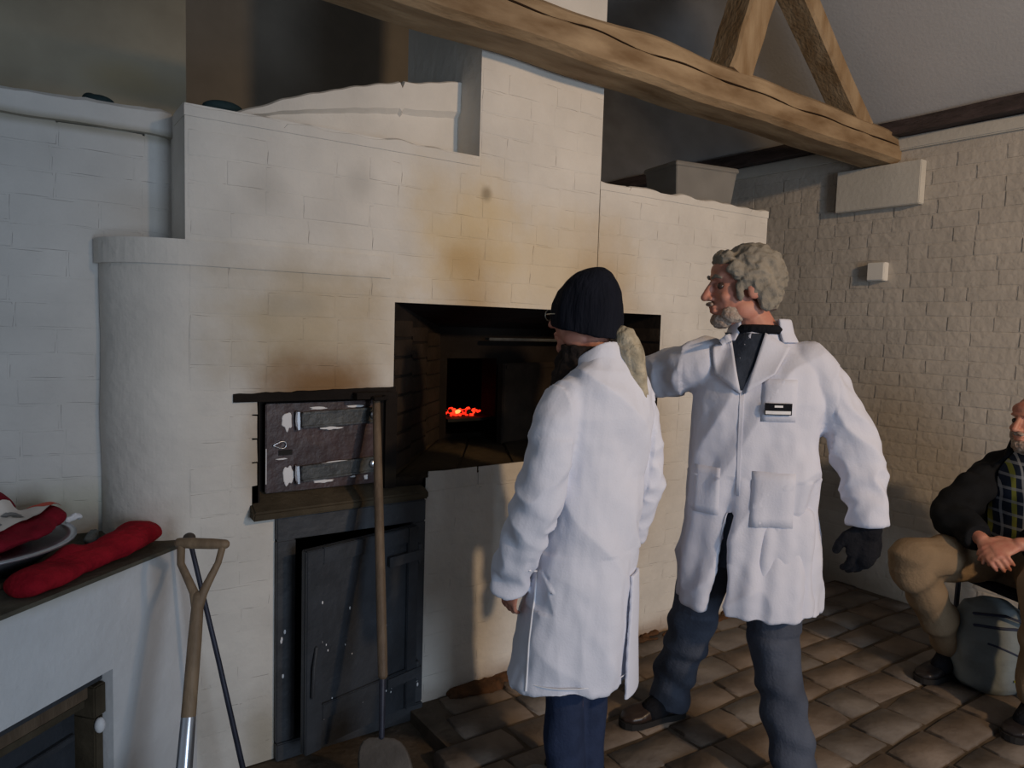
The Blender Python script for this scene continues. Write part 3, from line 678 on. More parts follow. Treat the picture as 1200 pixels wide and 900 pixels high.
single('oven_mitt', fuse(gl,.006,4,lambda c,n: nz(c.x*16,c.y*16,c.z*14)*.007+nz(c.x*60,c.y*60,c.z*60)*.0015), M['red'], 'long red knitted oven mitt lying on the bench edge', 'oven mitt', smooth=True)
single('bench_rod', MB().tube([(-.30,-.43,.7655),(-.02,-.24,.7655),(.13,-.135,.7655)],.0075,8), M['polewood'], 'thin brown rod lying across the bench top behind red mitt', 'rod', smooth=True)

# ================================================================ TOOLS
sp = thing('garden_spade', (.318,-.60,0), 'wooden D-handled spade with bright steel socket leaning on the bench', 'spade')
T = Vector((.412,-.400,.700)); Bt = Vector((.315,-.600,.06)); dd = (Bt-T).normalized()
rtv = Vector((.823,-.567,.0)); 
top = Vector((.433,-.348,.838))
put('shaft', MB().tube([T - dd*.012, T+dd*.10, T+dd*.23, T+dd*.30],[.015,.0175,.018,.0185],16), M['ashwood'], sp, smooth=True)
L_ = top - rtv*.056; R_ = top + rtv*.058
put('handle_fork', MB().tube([T+dd*.03, T-rtv*.012-dd*.02, T-rtv*.026-dd*.045, L_+dd*.055+rtv*.004, L_],[.013,.012,.011,.010,.0105],12), M['ashwood'], sp, smooth=True)
put('handle_fork', MB().tube([T+dd*.03, T+rtv*.012-dd*.02, T+rtv*.022-dd*.045, R_+dd*.050-rtv*.010, R_],[.013,.012,.011,.009,.0095],12), M['ashwood'], sp, smooth=True)
put('grip', MB().tube([L_-rtv*.006, L_+rtv*.03, R_-rtv*.03, R_+rtv*.006],[.0135,.015,.0145,.0125],14), M['ashwood'], sp, smooth=True)
S0 = T+dd*.285; 
put('socket', MB().tube([S0, S0+dd*.12, S0+dd*.22],[.0185,.020,.022],16), M['steel'], sp, smooth=True)
bl = MB(); n_ = dd.cross(rtv).normalized(); rings = []
for t_, w_, c_ in ((.20,.03,.018),(.23,.075,.012),(.28,.085,.008),(.34,.083,.006),(.385,.05,.003)):
    c = S0+dd*t_; rings.append([c + rtv*(w_*math.cos(a)) + n_*(c_*math.sin(a)*.6+.01*(math.cos(a)**2)) for a in [2*math.pi*k/16 for k in range(16)]])
put('blade', bl.loft(rings), M['steel'], sp, smooth=True)
pk = thing('poker', (.56,-.31,0), 'thin blue-black iron poker with round knob leaning behind the spade', 'poker')
put('rod', MB().tube([(.438,-.172,.795),(.50,-.245,.45),(.575,-.335,.006)],[.007,.0075,.0085],10), M['blueiron'], pk, smooth=True)
put('knob', MB().ell((.436,-.168,.806),(.018,.018,.016)), M['rust'], pk, smooth=True)
pe = thing('ash_rake', (.92,-.46,0), 'long wooden pole with flat rounded iron blade leaning against iron door', 'oven peel')
a_, b_ = Vector((1.075,-.045,1.150)), Vector((.962,-.375,.345)); e_ = Vector((.938,-.425,.175))
put('pole', MB().tube([a_+(a_-b_)*.03, a_.lerp(b_,.3), a_.lerp(b_,.7), b_],[.0135,.0155,.0165,.0155],14), M['polewood'], pe, smooth=True)
put('iron_shank', MB().tube([b_+(a_-b_)*.02, e_],[.011,.009],10), M['blueiron'], pe, smooth=True)
bl = MB(); rings = []
for t_ in range(13):
    a = math.pi*t_/12; q = -math.cos(a); w_ = .082*math.sin(a)**.55+.002
    c = e_ + Vector((-.006,-.045,-.078))*(q+1)*1.0
    rings.append([c + rtv*(w_*math.cos(b)) + Vector((.5,.3,-.1))*(.006*math.sin(b)) for b in [2*math.pi*k/14 for k in range(14)]])
put('blade', bl.loft(rings), M['rust'], pe, smooth=True)
put('wall_bracket', MB().box((1.00,-.05,1.183),(1.14,-.012,1.205)).tube([(1.06,-.02,1.19),(1.055,-.08,1.185),(1.098,-.085,1.19),(1.10,-.02,1.19)],.007,8), M['soot'], ov)

# ================================================================ PEOPLE
class Fr:
    def __init__(s, o, fx, fy):
        l = math.hypot(fx,fy); s.o = Vector((o[0],o[1],0)); s.f = Vector((fx/l,fy/l,0)); s.r = Vector((fy/l,-fx/l,0))
    def w(s, x, y, z): return s.o + s.r*x + s.f*y + Vector((0,0,z))
    def ring(s, cx, cy, z, rx, ry, n=32, ex=2.3, th0=0):
        out = []
        for k in range(n):
            a = 2*math.pi*k/n; c, q = math.cos(a), math.sin(a)
            out.append(s.w(cx + rx*math.copysign(abs(c)**(2/ex),c), cy + ry*math.copysign(abs(q)**(2/ex),q), z))
        return out
    def torso(s, rows, n=32, ex=2.3): return [s.ring(r[1],r[2],r[0],r[3],r[4],n,ex) for r in rows]
def sheet(mb, fr, rows, a0f, a1f, th, n=72):
    """thick open sheet round the body: rows (z,cx,cy,rx,ry); angles from forward, growing towards the person's right"""
    outer = []; inner = []
    for r in rows:
        a0, a1 = a0f(r[0]), a1f(r[0]); o_ = []; i_ = []
        for k in range(n+1):
            a = a0 + (a1-a0)*k/n
            o_.append(fr.w(r[1]+r[3]*math.sin(a), r[2]+r[4]*math.cos(a), r[0])); i_.append(fr.w(r[1]+(r[3]-th)*math.sin(a), r[2]+(r[4]-th)*math.cos(a), r[0]))
        outer.append(o_); inner.append(i_)
    rings = [o_ + i_[::-1] for o_, i_ in zip(outer, inner)]
    mb.loft(rings)
def head(mb, c, fwd, up=(0,0,1), s=1.0, neck=None):
    f = Vector(fwd).normalized(); u = Vector(up); u = (u - f*u.dot(f)).normalized(); r = f.cross(u)
    ax = Matrix((r,f,u)).transposed().to_4x4(); c = Vector(c)
    P = lambda x,y,z: c + (r*x+f*y+u*z)*s
    E_ = lambda x,y,z,a,b,d: mb.ell(P(x,y,z),(a*s,b*s,d*s),ax,n=18,m=11)
    E_(0,-.015,.035,.075,.093,.084); E_(0,.025,-.02,.062,.066,.080); E_(0,.045,-.072,.042,.040,.036)
    E_(0,.068,-.094,.024,.022,.020); E_(0,.080,.036,.046,.014,.010); E_(0,.055,.055,.055,.035,.035)
    for q in (-1,1):
        E_(q*.036,.064,-.022,.020,.018,.018); E_(q*.079,-.008,-.004,.009,.020,.030); E_(q*.012,.098,-.026,.009,.010,.007); E_(q*.052,.0,-.06,.016,.04,.03)
    mb.tube([P(0,.084,.026),P(0,.101,.0),P(0,.113,-.022)],[.009*s,.0105*s,.0125*s],10)
    E_(0,.089,-.050,.023,.010,.0065); E_(0,.087,-.063,.020,.010,.0075)
    return P, ax
def hand(mb, w, d, n, t, curl=.35, s=1.0, g=1.0, spread=.0):
    """w wrist, d finger direction, n palm facing, t thumb side"""
    d = Vector(d).normalized(); n = Vector(n); n = (n-d*n.dot(d)).normalized(); t0 = d.cross(n); t = t0 if t0.dot(Vector(t)) > 0 else -t0; w = Vector(w)
    rings = []
    for (q, wd_, th) in ((-.02,.026,.019),(.0,.027,.019),(.03,.036,.017),(.06,.042,.015),(.088,.042,.013),(.098,.038,.010)):
        c = w + d*q*s; rings.append([c + t*(wd_*s*g*math.cos(a)) + n*(th*s*g*math.sin(a)) for a in [2*math.pi*k/14 for k in range(14)]])
    mb.loft(rings)
    for off, ln in ((.0315,.070),(.0105,.080),(-.0105,.075),(-.031,.058)):
        p = w + d*.088*s + t*off*s; dr_ = (d + t*off*spread*8).normalized(); pts = [p]; a = curl*.6
        for seg in (.45,.32,.25):
            dr_ = (dr_*math.cos(a) + n*math.sin(a)).normalized() if abs(dr_.dot(n)) < .999 else dr_
            nn = n
            p = p + dr_*ln*seg*s; pts.append(p.copy())
            # rotate the palm normal with the finger
            n2 = (n - dr_*n.dot(dr_)); n2 = n2.normalized() if n2.length > .05 else -d
            n_keep = n2; a = curl
            dr_next = (dr_*math.cos(a)+n_keep*math.sin(a)).normalized(); dr_ = dr_next; a = 0
        mb.tube(pts, [.0095*s*g,.0088*s*g,.0082*s*g,.0072*s*g], 10)
    p0 = w + d*.022*s + t*.026*s; p1 = p0 + (d*.55+t*.75+n*.25)*.040*s; p2 = p1 + (d*.85+t*.30+n*.35)*.032*s; p3 = p2 + (d*.9+t*.05+n*.4)*.024*s
    mb.tube([p0,p1,p2,p3],[.014*s*g,.012*s*g,.0105*s*g,.009*s*g],10)
def shoe(person, heel, toe, m, sc=1.0, lift=0.0):
    heel = Vector((heel[0],heel[1],lift)); toe = Vector((toe[0],toe[1],lift)); d = (toe-heel).normalized(); r = Vector((d.y,-d.x,0)); Ls = (toe-heel).length
    def ring(t, w, z0, z1, n=16):
        c = heel + d*(Ls*t); out = []
        for k in range(n):
            a = 2*math.pi*k/n; sa, ca = math.sin(a), math.cos(a)
            out.append(c + r*(w*math.copysign(abs(ca)**.8,ca)) + Vector((0,0,(z0+z1)/2 + (z1-z0)/2*math.copysign(abs(sa)**.75,sa))))
        return out
    up = MB().loft([ring(.0,.018,.025,.06),ring(.03,.030,.018,.085),ring(.15,.036,.015,.112),ring(.32,.037,.015,.115),ring(.45,.038,.015,.095),ring(.6,.044,.015,.072),ring(.78,.048,.015,.058),ring(.92,.040,.017,.048),ring(1.0,.018,.022,.036)])
    s_ = put('shoe', fuse(up,.005,3,lambda c,n: nz(c.x*30,c.y*30,c.z*30)*.003), m, person, smooth=True)
    def sr(t, w): c = heel + d*(Ls*t); return (c, w)
    prof = [(-.015,.014),(.0,.026),(.05,.034),(.2,.038),(.4,.036),(.6,.045),(.8,.050),(.93,.042),(1.0,.024),(1.02,.010)]
    poly = [heel + d*(Ls*t) + r*w for t, w in prof] + [heel + d*(Ls*t) - r*w for t, w in prof[::-1]]
    put('sole', MB().loft([[p + Vector((0,0,.001)) for p in poly],[p + Vector((0,0,.024)) for p in poly]]), M['sole'], s_)
    la = MB()
    for t in (.36,.43,.50,.57):
        c = heel + d*(Ls*t) + Vector((0,0,.115 - (t-.32)*.17)); la.tube([c - r*.022 + Vector((0,0,-.008)), c+Vector((0,0,.002)), c + r*.022 + Vector((0,0,-.008))], .0025, 6)
    put('laces', la, M['sole'], s_, smooth=True)
def sock(person, a, fwd, m='black'):
    a = Vector(a); f = Vector((fwd[0],fwd[1],0)).normalized()
    put('sock', fuse(MB().tube([a+Vector((0,0,.08)), a+Vector((0,0,.0)), a+f*.03+Vector((0,0,-.035)), a+f*.085+Vector((0,0,-.052))],[.046,.047,.047,.040],14,sm=True),.006,1), M[m], person, smooth=True)
def cloth_fold(fv=(9,9,2.2), a=.012, b=.004, seed=0):
    return lambda c, n: nz(c.x*fv[0]+seed, c.y*fv[1], c.z*fv[2])*a + nz(c.x*28+seed, c.y*28, c.z*14)*b

# ---------------------------------------------------------------- M1: person in white coat and black beanie, back to us
A1 = Fr((1.45,-.78), -.14, .99)
p1 = thing('person', (1.45,-.78,0), 'person in long white coat and black beanie with grey ponytail, back to us', 'person')
body = MB()
body.loft(A1.torso([(.60,0,.01,.10,.08),(.72,0,.01,.145,.10),(.82,0,.01,.15,.11),(.96,0,.01,.125,.09),(1.12,0,.0,.14,.10),(1.24,0,-.01,.15,.095),(1.31,0,-.01,.11,.07),(1.345,0,0,.055,.05)]))
hf = (A1.f*.97 - A1.r*.24).normalized()
hc = A1.w(-.012,.055,1.480)
body.tube([A1.w(0,-.005,1.28), A1.w(0,.01,1.36), hc - hf*.03 + Vector((0,0,-.05))],[.055,.05,.05],14)
P1, ax1 = head(body, hc, hf, s=.96)
for q, (el, wr_) in ((-1,((-.235,.0,.98),(-.225,.10,.715))),(1,((.225,-.02,.98),(.232,.055,.745)))):
    shd = A1.w(q*.135,-.01,1.24); e1 = A1.w(*el); w1 = A1.w(*wr_)
    body.tube([shd, shd.lerp(e1,.5), e1, e1.lerp(w1,.4), w1],[.045,.038,.033,.031,.023],12,sm=True)
    hand(body, w1, (w1-e1).normalized()+Vector((0,0,-.5)), A1.r*(-q), A1.f, curl=.45, s=.80)
for q in (-1,1):
    body.tube([A1.w(q*.08,.01,.74), A1.w(q*.065,.02,.45), A1.w(q*.055,.03,.42), A1.w(q*.05,.02,.25), A1.w(q*.05,.01,.09)],[.075,.05,.05,.045,.033],14,sm=True)
    hx_ = A1.w(q*.05,.0,.05); body.tube([hx_, hx_ + A1.f*.12 + Vector((0,0,-.02))],[.028,.022],10)
put('body', fuse(body,.0042,2), M['skin'], p1, smooth=True)
def tilt(fr, rows, z0=1.24, k=.75):
    out = []
    for r in rows:
        g = fr.ring(r[1],r[2],r[0],r[3],r[4],32,2.2)
        if r[0] > z0: g = [p - Vector((0,0,k*max(-.03,(p-fr.o).dot(fr.f)+.03)*min(1,(r[0]-z0)/.08))) for p in g]
        out.append(g)
    return out
ct = MB()
ct.loft(tilt(A1,[(.62,-.015,.02,.165,.14),(.75,-.01,.015,.170,.142),(.90,-.0,.01,.160,.132),(1.02,.0,.005,.160,.130),(1.12,.005,-.01,.172,.130),(1.20,.005,-.02,.182,.125),(1.27,.005,-.025,.170,.108),(1.315,.003,-.022,.135,.092),(1.355,.0,-.008,.095,.078),(1.385,.0,.0,.078,.068)]))
ct.loft(A1.torso([(.41,-.035,.035,.205,.172),(.50,-.032,.03,.200,.170),(.60,-.025,.025,.188,.160),(.72,-.015,.018,.176,.148),(.80,-.01,.014,.168,.138)], ex=2.1))
for q, pts, rd in ((-1,[(-.06,-.01,1.285),(-.13,-.012,1.262),(-.185,-.012,1.18),(-.218,-.01,1.06),(-.240,.00,.95),(-.246,.045,.84),(-.245,.09,.74),(-.243,.105,.690)],[.045,.066,.068,.066,.068,.062,.056,.056]),
                   (1,[(.06,-.01,1.285),(.13,-.012,1.262),(.185,-.015,1.18),(.212,-.02,1.06),(.226,-.02,.97),(.234,.01,.88),(.238,.035,.800),(.238,.04,.775)],[.045,.066,.066,.062,.062,.056,.052,.051])):
    ct.tube([A1.w(*p) for p in pts], rd, 20, round_=False)
def fold1(c, n):
    l = c - A1.o; x = l.dot(A1.r); y = l.dot(A1.f); z = c.z; v = 0
    sk = max(0,min(1,(.85-z)/.35))
    ang = math.atan2(x, y)
    v += sk*(.010*math.sin(ang*5+z*3+1.2) + .010*(.3-abs(nz(ang*2.6,z*2.2,5))))
    arm = 1 if (abs(x) > .185 and z > .70) or (x < -.19 and z > .64) else 0
    if arm: v += (.35-abs(nz(x*9+z*8,y*12-z*8,z*9-x*7)))*.020*(1 if z < 1.15 else .5) + .004*nz(x*12,y*12,z*18)
    else: v += (.3-abs(nz(x*6+z*5,y*6,z*3.2)))*.032*(1 if z > .8 else .5)
    return v + .003*nz(x*30,y*30,z*20)
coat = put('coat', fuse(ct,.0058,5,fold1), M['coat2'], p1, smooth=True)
# collar
cb = MB(); sheet(cb, A1, [(1.315,0,-.012,.112,.082),(1.34,0,-.010,.098,.077),(1.372,0,-.005,.088,.074),(1.392,0,0,.082,.070),(1.394,0,0,.080,.069)], lambda z: R(80), lambda z: R(280), .012, 48)
cb.v = [tuple(Vector(v) - Vector((0,0,.75*max(-.03,(Vector(v)-A1.o).dot(A1.f)+.03)))) for v in cb.v]
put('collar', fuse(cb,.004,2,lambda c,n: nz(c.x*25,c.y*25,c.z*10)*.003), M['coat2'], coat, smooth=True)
# vent flap on the back right of the skirt and stitched side seam
vf = MB(); sheet(vf, A1, [(.375,-.03,.03,.222,.190),(.42,-.03,.03,.220,.188),(.52,-.028,.028,.212,.180),(.64,-.02,.02,.200,.166),(.73,-.013,.014,.188,.152)], lambda z: R(132)+ (z-.4)*.1, lambda z: R(172) - (z-.375)*.45, .010, 20)
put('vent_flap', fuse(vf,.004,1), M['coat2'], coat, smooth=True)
bvh = BVHTree.FromPolygons([v.co + wloc(p1) for v in coat.data.vertices], [p.vertices for p in coat.data.polygons])
def on_coat(bv, p, dirv, off=.001):
    h = bv.ray_cast(p - dirv*1.0, dirv); return (h[0] - dirv*off) if h[0] else p
sidev = (A1.r*1 + A1.f*.15).normalized()
pts = [on_coat(bvh, A1.w(-.30,-.02 - .0*k, .42+.35*k/14), (A1.r*1+A1.f*.55).normalized()) for k in range(15)]
put('side_seam', MB().tube(pts,.0030,6), M['seam'], coat, smooth=True)
dv = (A1.f + A1.r*.1).normalized()
put('hem_stitch', MB().tube([A1.w(-.035+.2085*math.sin(a),.035+.1755*math.cos(a),.440) for a in [R(100+ k*6) for k in range(31)]],.0016,6), M['seam'], coat, smooth=True)
tz = MB()
tz.loft(A1.torso([(.60,-.01,.02,.13,.11),(.70,-.01,.02,.14,.115),(.80,0,.01,.14,.11)]))
for q in (-1,1): tz.tube([A1.w(q*.065-.008,.02,.68), A1.w(q*.058-.01,.028,.42), A1.w(q*.048-.01,.025,.22), A1.w(q*.045-.01,.015,.06)],[.085,.066,.062,.058],16,round_=False,sm=True)
put('trousers', fuse(tz,.006,4,cloth_fold((12,12,8),.010,.003)), M['denim'], p1, smooth=True)
for q in (-1,1):
    h_ = A1.w(q*.05-.01,-.06,0); t_ = A1.w(q*.06-.01,.185,0); shoe(p1, h_, t_, M['shoe'])
# beanie
hb = MB(); up1 = Vector((0,0,1)); rings = []
ru = hf.cross(up1)
for z_, rx_, ry_, oy in ((-.040,.0905,.108,-.012),(-.025,.0925,.110,-.012),(.0,.094,.112,-.012),(.04,.093,.110,-.014),(.08,.086,.098,-.018),(.11,.070,.080,-.024),(.135,.048,.056,-.030),(.150,.022,.028,-.034),(.154,.006,.008,-.034)):
    rings.append([hc + ru*(rx_*math.cos(a)) + hf*(oy+ry_*math.sin(a)) + up1*(z_ + (.020*math.sin(a) if z_ < 0 else 0)) for a in [2*math.pi*k/40 for k in range(40)]])
hb.loft(rings)
hat = put('beanie', fuse(hb,.004,2,lambda c,n: nz(c.x*22,c.y*22,c.z*12)*.006), M['hat'], p1, smooth=True)
# scarf / dark fleece collar inside the coat
sc_ = MB(); sheet(sc_, A1, [(1.20,0,.03,.125,.115),(1.25,0,.035,.120,.115),(1.31,0,.04,.108,.105),(1.36,0,.04,.094,.092),(1.40,0,.04,.084,.082)], lambda z: R(-150), lambda z: R(150), .024, 60)
put('fleece_collar', fuse(sc_,.005,3,lambda c,n: nz(c.x*40,c.y*40,c.z*40)*.008), M['scarf'], p1, smooth=True)
# ponytail
bk1 = -hf
pt = MB(); q0 = hc + bk1*.095 + Vector((0,0,-.035)) + ru*.012
pp = [q0, q0+bk1*.035+Vector((0,0,-.012)), q0+bk1*.062+Vector((0,0,-.060)), q0+bk1*.072+ru*.008+Vector((0,0,-.115)), q0+bk1*.078+ru*.022+Vector((0,0,-.165)), q0+bk1*.080+ru*.034+Vector((0,0,-.205))]
pt.tube(pp,[.024,.034,.036,.032,.024,.012],16)
for k in range(10):
    a = 2*math.pi*k/10; o_ = ru*math.cos(a)*.020 + bk1*math.sin(a)*.018; pt.tube([p + o_*w_ for p, w_ in zip(pp,(.9,1.2,1.3,1.1,.9,1.2))],[.008,.011,.011,.010,.007,.003],8)
put('ponytail', fuse(pt,.0032,1,lambda c,n: nz(c.x*45,c.y*45,c.z*28)*.008), M['pony'], p1, smooth=True)
# spectacles
gm = MB(); 
for q in (-1,1): gm.tube([P1(q*.078,.0,.012), P1(q*.072,.07,.012), P1(q*.058,.098,.010)],.0018,6); gm.tube([P1(q*.034+.022*math.cos(a),.104,.008+.017*math.sin(a)) for a in [2*math.pi*k/18 for k in range(19)]],.0016,6)
gm.tube([P1(-.013,.106,.012),P1(.013,.106,.012)],.0016,6)
put('spectacles', gm, M['specs'], p1, smooth=True)
for q in (-1,1): put('eye', MB().ell(P1(q*.031,.074,.010),(.011,.011,.011)), M['eye'], p1, smooth=True)
# red mitt held in the right hand: a thing of its own
rm = MB().tube([A1.w(.222,.06,.745), A1.w(.218,.075,.70), A1.w(.215,.08,.655)],[.030,.042,.034],14,flat=(A1.r,.8))
single('oven_mitt', fuse(rm,.005,3,lambda c,n: nz(c.x*40,c.y*40,c.z*40)*.005), M['red'], 'small red oven mitt held at right side of the person in beanie', 'oven mitt', smooth=True)

# ---------------------------------------------------------------- M2: man in white coat reaching to the oven
A2 = Fr((2.0,-.93), -.815, -.577)
p2 = thing('person', (2.0,-.93,0), 'grey-haired man in open white coat and jeans striding, one arm reaching to oven', 'person')
W = Vector
hf2 = W((-.84,.53,-.06)).normalized(); hc2 = W((1.960,-.882,1.592))
body = MB()
body.loft(A2.torso([(.74,0,0,.13,.09),(.86,0,0,.165,.11),(.96,0,0,.16,.11),(1.08,0,-.005,.15,.10),(1.24,0,-.01,.175,.115),(1.35,0,-.015,.14,.085),(1.42,0,-.01,.09,.065),(1.455,0,0,.06,.055)]))
body.tube([A2.w(0,-.01,1.40), A2.w(0,.0,1.46), hc2 + W((0.015,-.01,-.06))],[.065,.058,.056],14)
P2, ax2 = head(body, hc2, hf2, s=1.08)
eR = W((1.835,-.520,1.275)); wR = W((1.760,-.290,1.205))
eL = A2.w(-.315,-.05,1.085); wL = A2.w(-.350,.0,.860)
sR = A2.w(.15,.0,1.34); sL = A2.w(-.155,-.02,1.33)
body.tube([sR, sR.lerp(eR,.5), eR, wR],[.045,.042,.036,.026],12,sm=True)
body.tube([sL, sL.lerp(eL,.5), eL, eL.lerp(wL,.4), wL],[.05,.045,.038,.036,.027],12,sm=True)
hand(body, wR, wR-eR, W((0,0,-1)), W((-.9,-.3,0)), curl=.3, s=.95)
hand(body, wL + W((0,0,.01)), W((-.10,.05,-1)), (A2.r*.5-A2.f*.9), A2.r, curl=.42, s=1.0, g=.9)
kR = W((1.950,-.755,.455)); aR = W((2.035,-.588,.10)); kL = W((2.04,-1.02,.455)); aL = W((2.045,-1.115,.09))
for h_, k_, a_ in ((A2.w(.09,0,.86),kR,aR),(A2.w(-.09,0,.86),kL,aL)):
    body.tube([h_, h_.lerp(k_,.5), k_, k_.lerp(a_,.35), a_],[.088,.072,.055,.053,.036],14,sm=True)
body.tube([aR+W((0,0,-.05)), aR+W((-.09,.02,-.075))],[.030,.024],10); body.tube([aL+W((0,0,-.03)), aL+W((-.10,-.08,-.05))],[.030,.024],10)
put('body', fuse(body,.0045,2), M['skin'], p2, smooth=True)
ct = MB()
ct.loft(A2.torso([(.90,0,0,.205,.150),(1.0,0,0,.200,.148),(1.12,0,-.005,.202,.148),(1.24,0,-.01,.208,.145),(1.33,0,-.015,.195,.125),(1.385,0,-.02,.155,.100),(1.43,0,-.018,.112,.082),(1.462,0,-.015,.086,.070)], ex=2.4))
rows = [(.565,.0,-.0,.232,.172),(.62,.0,0,.229,.170),(.72,0,0,.222,.165),(.84,0,0,.214,.158),(.93,0,0,.207,.152),(.98,0,0,.202,.149)]
sheet(ct, A2, rows, lambda z: R(14) + max(0,(.93-z))*.95, lambda z: R(373), .022, 100)
ct.tube([A2.w(.06,-.01,1.36), A2.w(.13,.0,1.355), A2.w(.20,.01,1.335), sR.lerp(eR,.6), eR, eR.lerp(wR,.6), wR],[.055,.078,.082,.074,.066,.060,.055],20,round_=False,sm=True)
ct.tube([A2.w(-.06,-.015,1.375), A2.w(-.13,-.02,1.355), A2.w(-.195,-.025,1.29), A2.w(-.250,-.038,1.20), A2.w(-.300,-.05,1.10), A2.w(-.328,-.035,1.00), A2.w(-.348,-.01,.91), A2.w(-.352,.0,.868)],[.050,.076,.078,.074,.073,.069,.062,.061],20,round_=False,sm=True)
def fold2(c, n):
    l = c - A2.o; x = l.dot(A2.r); y = l.dot(A2.f); z = c.z; v = 0; ang = math.atan2(x,y)
    if z < 1.0 and x > -.26: v += .008*math.sin(ang*7+z*2)*min(1,(1.02-z)*3) + .004*math.sin(ang*15+z*5)
    if x < -.235 or x > .235: v += (.35-abs(nz(x*8+z*7,y*10-z*8,z*8-x*6)))*.026 + .005*nz(x*12,y*12,z*14)
    else: v += (.3-abs(nz(x*6+z*3.5,y*6,z*3)))*.038 + .005*nz(x*16,y*12,z*6)
    return v + .0025*nz(x*30,y*30,z*25)
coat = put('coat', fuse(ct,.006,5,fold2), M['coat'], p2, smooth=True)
bvh = BVHTree.FromPolygons([v.co + wloc(p2) for v in coat.data.vertices], [p.vertices for p in coat.data.polygons])
def patch(poly, off, th=.003, bv=None, fr=A2, nsub=6):
    """cloth patch lying on the coat front: poly of (x,z) quads corners in body frame, projected along -forward"""
    a, b, c, d = [Vector((p[0],p[1])) for p in poly]; vs = []
    for i in range(nsub+1):
        for j in range(nsub+1):
            p = (a.lerp(b,i/nsub)).lerp(d.lerp(c,i/nsub), j/nsub)
            h = bv.ray_cast(fr.w(p.x,.6,p.y), -fr.f); q = h[0] if h[0] else fr.w(p.x,.14,p.y)
            vs.append(q + fr.f*off)
    k = len(vs); vs += [v - fr.f*th for v in vs]; fs = []; m_ = nsub+1
    for i in range(nsub):
        for j in range(nsub):
            q = i*m_+j; fs += [(q,q+1,q+m_+1,q+m_),(k+q,k+q+m_,k+q+m_+1,k+q+1)]
    rim = [i*m_ for i in range(m_)] + [nsub*m_+j for j in range(1,m_)] + [i*m_+nsub for i in range(nsub-1,-1,-1)] + [j for j in range(nsub-1,0,-1)]
    for s_ in range(len(rim)):
        p, q = rim[s_], rim[(s_+1)%len(rim)]; fs.append((p,q,q+k,p+k))
    return MB().add(vs, fs)
pc = lambda poly, off=.006, th=.008, n=6: patch(poly, off, th, bvh, A2, n)
put('sweater', pc([(.100,1.452),(-.030,1.452),(.038,1.275),(.044,1.275)],.003,.03,8), M['sweater'], p2, smooth=True)
put('shirt_collar', fuse(MB().tube([A2.w(.075*math.sin(a), -.012+.070*math.cos(a), 1.462+.004*math.cos(a)) for a in [R(-160+k*16) for k in range(21)]],.015,10),.004,1), M['black'], p2, smooth=True)
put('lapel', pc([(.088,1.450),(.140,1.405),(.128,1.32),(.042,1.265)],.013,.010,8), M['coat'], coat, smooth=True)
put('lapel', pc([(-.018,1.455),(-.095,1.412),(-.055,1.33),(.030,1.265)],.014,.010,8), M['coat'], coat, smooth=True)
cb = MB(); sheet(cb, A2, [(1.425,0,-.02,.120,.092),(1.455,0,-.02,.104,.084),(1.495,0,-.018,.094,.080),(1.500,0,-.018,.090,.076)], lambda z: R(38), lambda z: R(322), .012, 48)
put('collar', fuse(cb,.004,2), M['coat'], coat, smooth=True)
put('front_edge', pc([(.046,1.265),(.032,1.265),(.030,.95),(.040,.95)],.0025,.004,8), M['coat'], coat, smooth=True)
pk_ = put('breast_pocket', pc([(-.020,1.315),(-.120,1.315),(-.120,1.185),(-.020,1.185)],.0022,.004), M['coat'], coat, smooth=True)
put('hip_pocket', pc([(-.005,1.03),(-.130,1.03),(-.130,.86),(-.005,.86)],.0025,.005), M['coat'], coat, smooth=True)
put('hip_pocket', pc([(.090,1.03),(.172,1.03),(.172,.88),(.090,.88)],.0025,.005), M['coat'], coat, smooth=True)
bvh = BVHTree.FromPolygons([v.co + wloc(p2) for v in coat.data.vertices], [p.vertices for p in coat.data.polygons])
bd = put('name_badge', pc([(-.030,1.243),(-.108,1.243),(-.108,1.207),(-.030,1.207)],.014,.004,3), M['black'], coat)
put('badge_strip', pc([(-.033,1.220),(-.105,1.220),(-.105,1.210),(-.033,1.210)],.0150,.002,3), M['splash'], bd)
put('badge_mark', pc([(-.058,1.237),(-.082,1.237),(-.082,1.231),(-.058,1.231)],.0150,.002,2), M['splash'], bd)
tz = MB(); tz.loft(A2.torso([(.70,0,0,.13,.10),(.78,0,0,.165,.12),(.90,0,0,.175,.125),(1.0,0,0,.17,.12)]))
for h_, k_, a_ in ((A2.w(.09,0,.86),kR,aR),(A2.w(-.09,0,.86),kL,aL)):
    tz.tube([h_, h_.lerp(k_,.5), k_, k_.lerp(a_,.5), k_.lerp(a_,.88), a_+W((0,0,-.035))],[.105,.088,.078,.074,.072,.070],18,round_=False,sm=True)
put('trousers', fuse(tz,.006,4,lambda c,n: nz(c.x*12,c.y*12,c.z*9)*.012 + .005*math.sin(c.z*55+c.x*20+3*nz(c.x*7,c.y*7,c.z*7))*(1 if c.z < .5 else 0)), M['greyjean'], p2, smooth=True)
shoe(p2, (2.100,-.600), (1.840,-.545), M['shoe2']); sock(p2, aR, (-1,.1)); sock(p2, aL, (-.6,-.8)); shoe(p2, (2.085,-1.075), (1.93,-1.29), M['shoe2'])
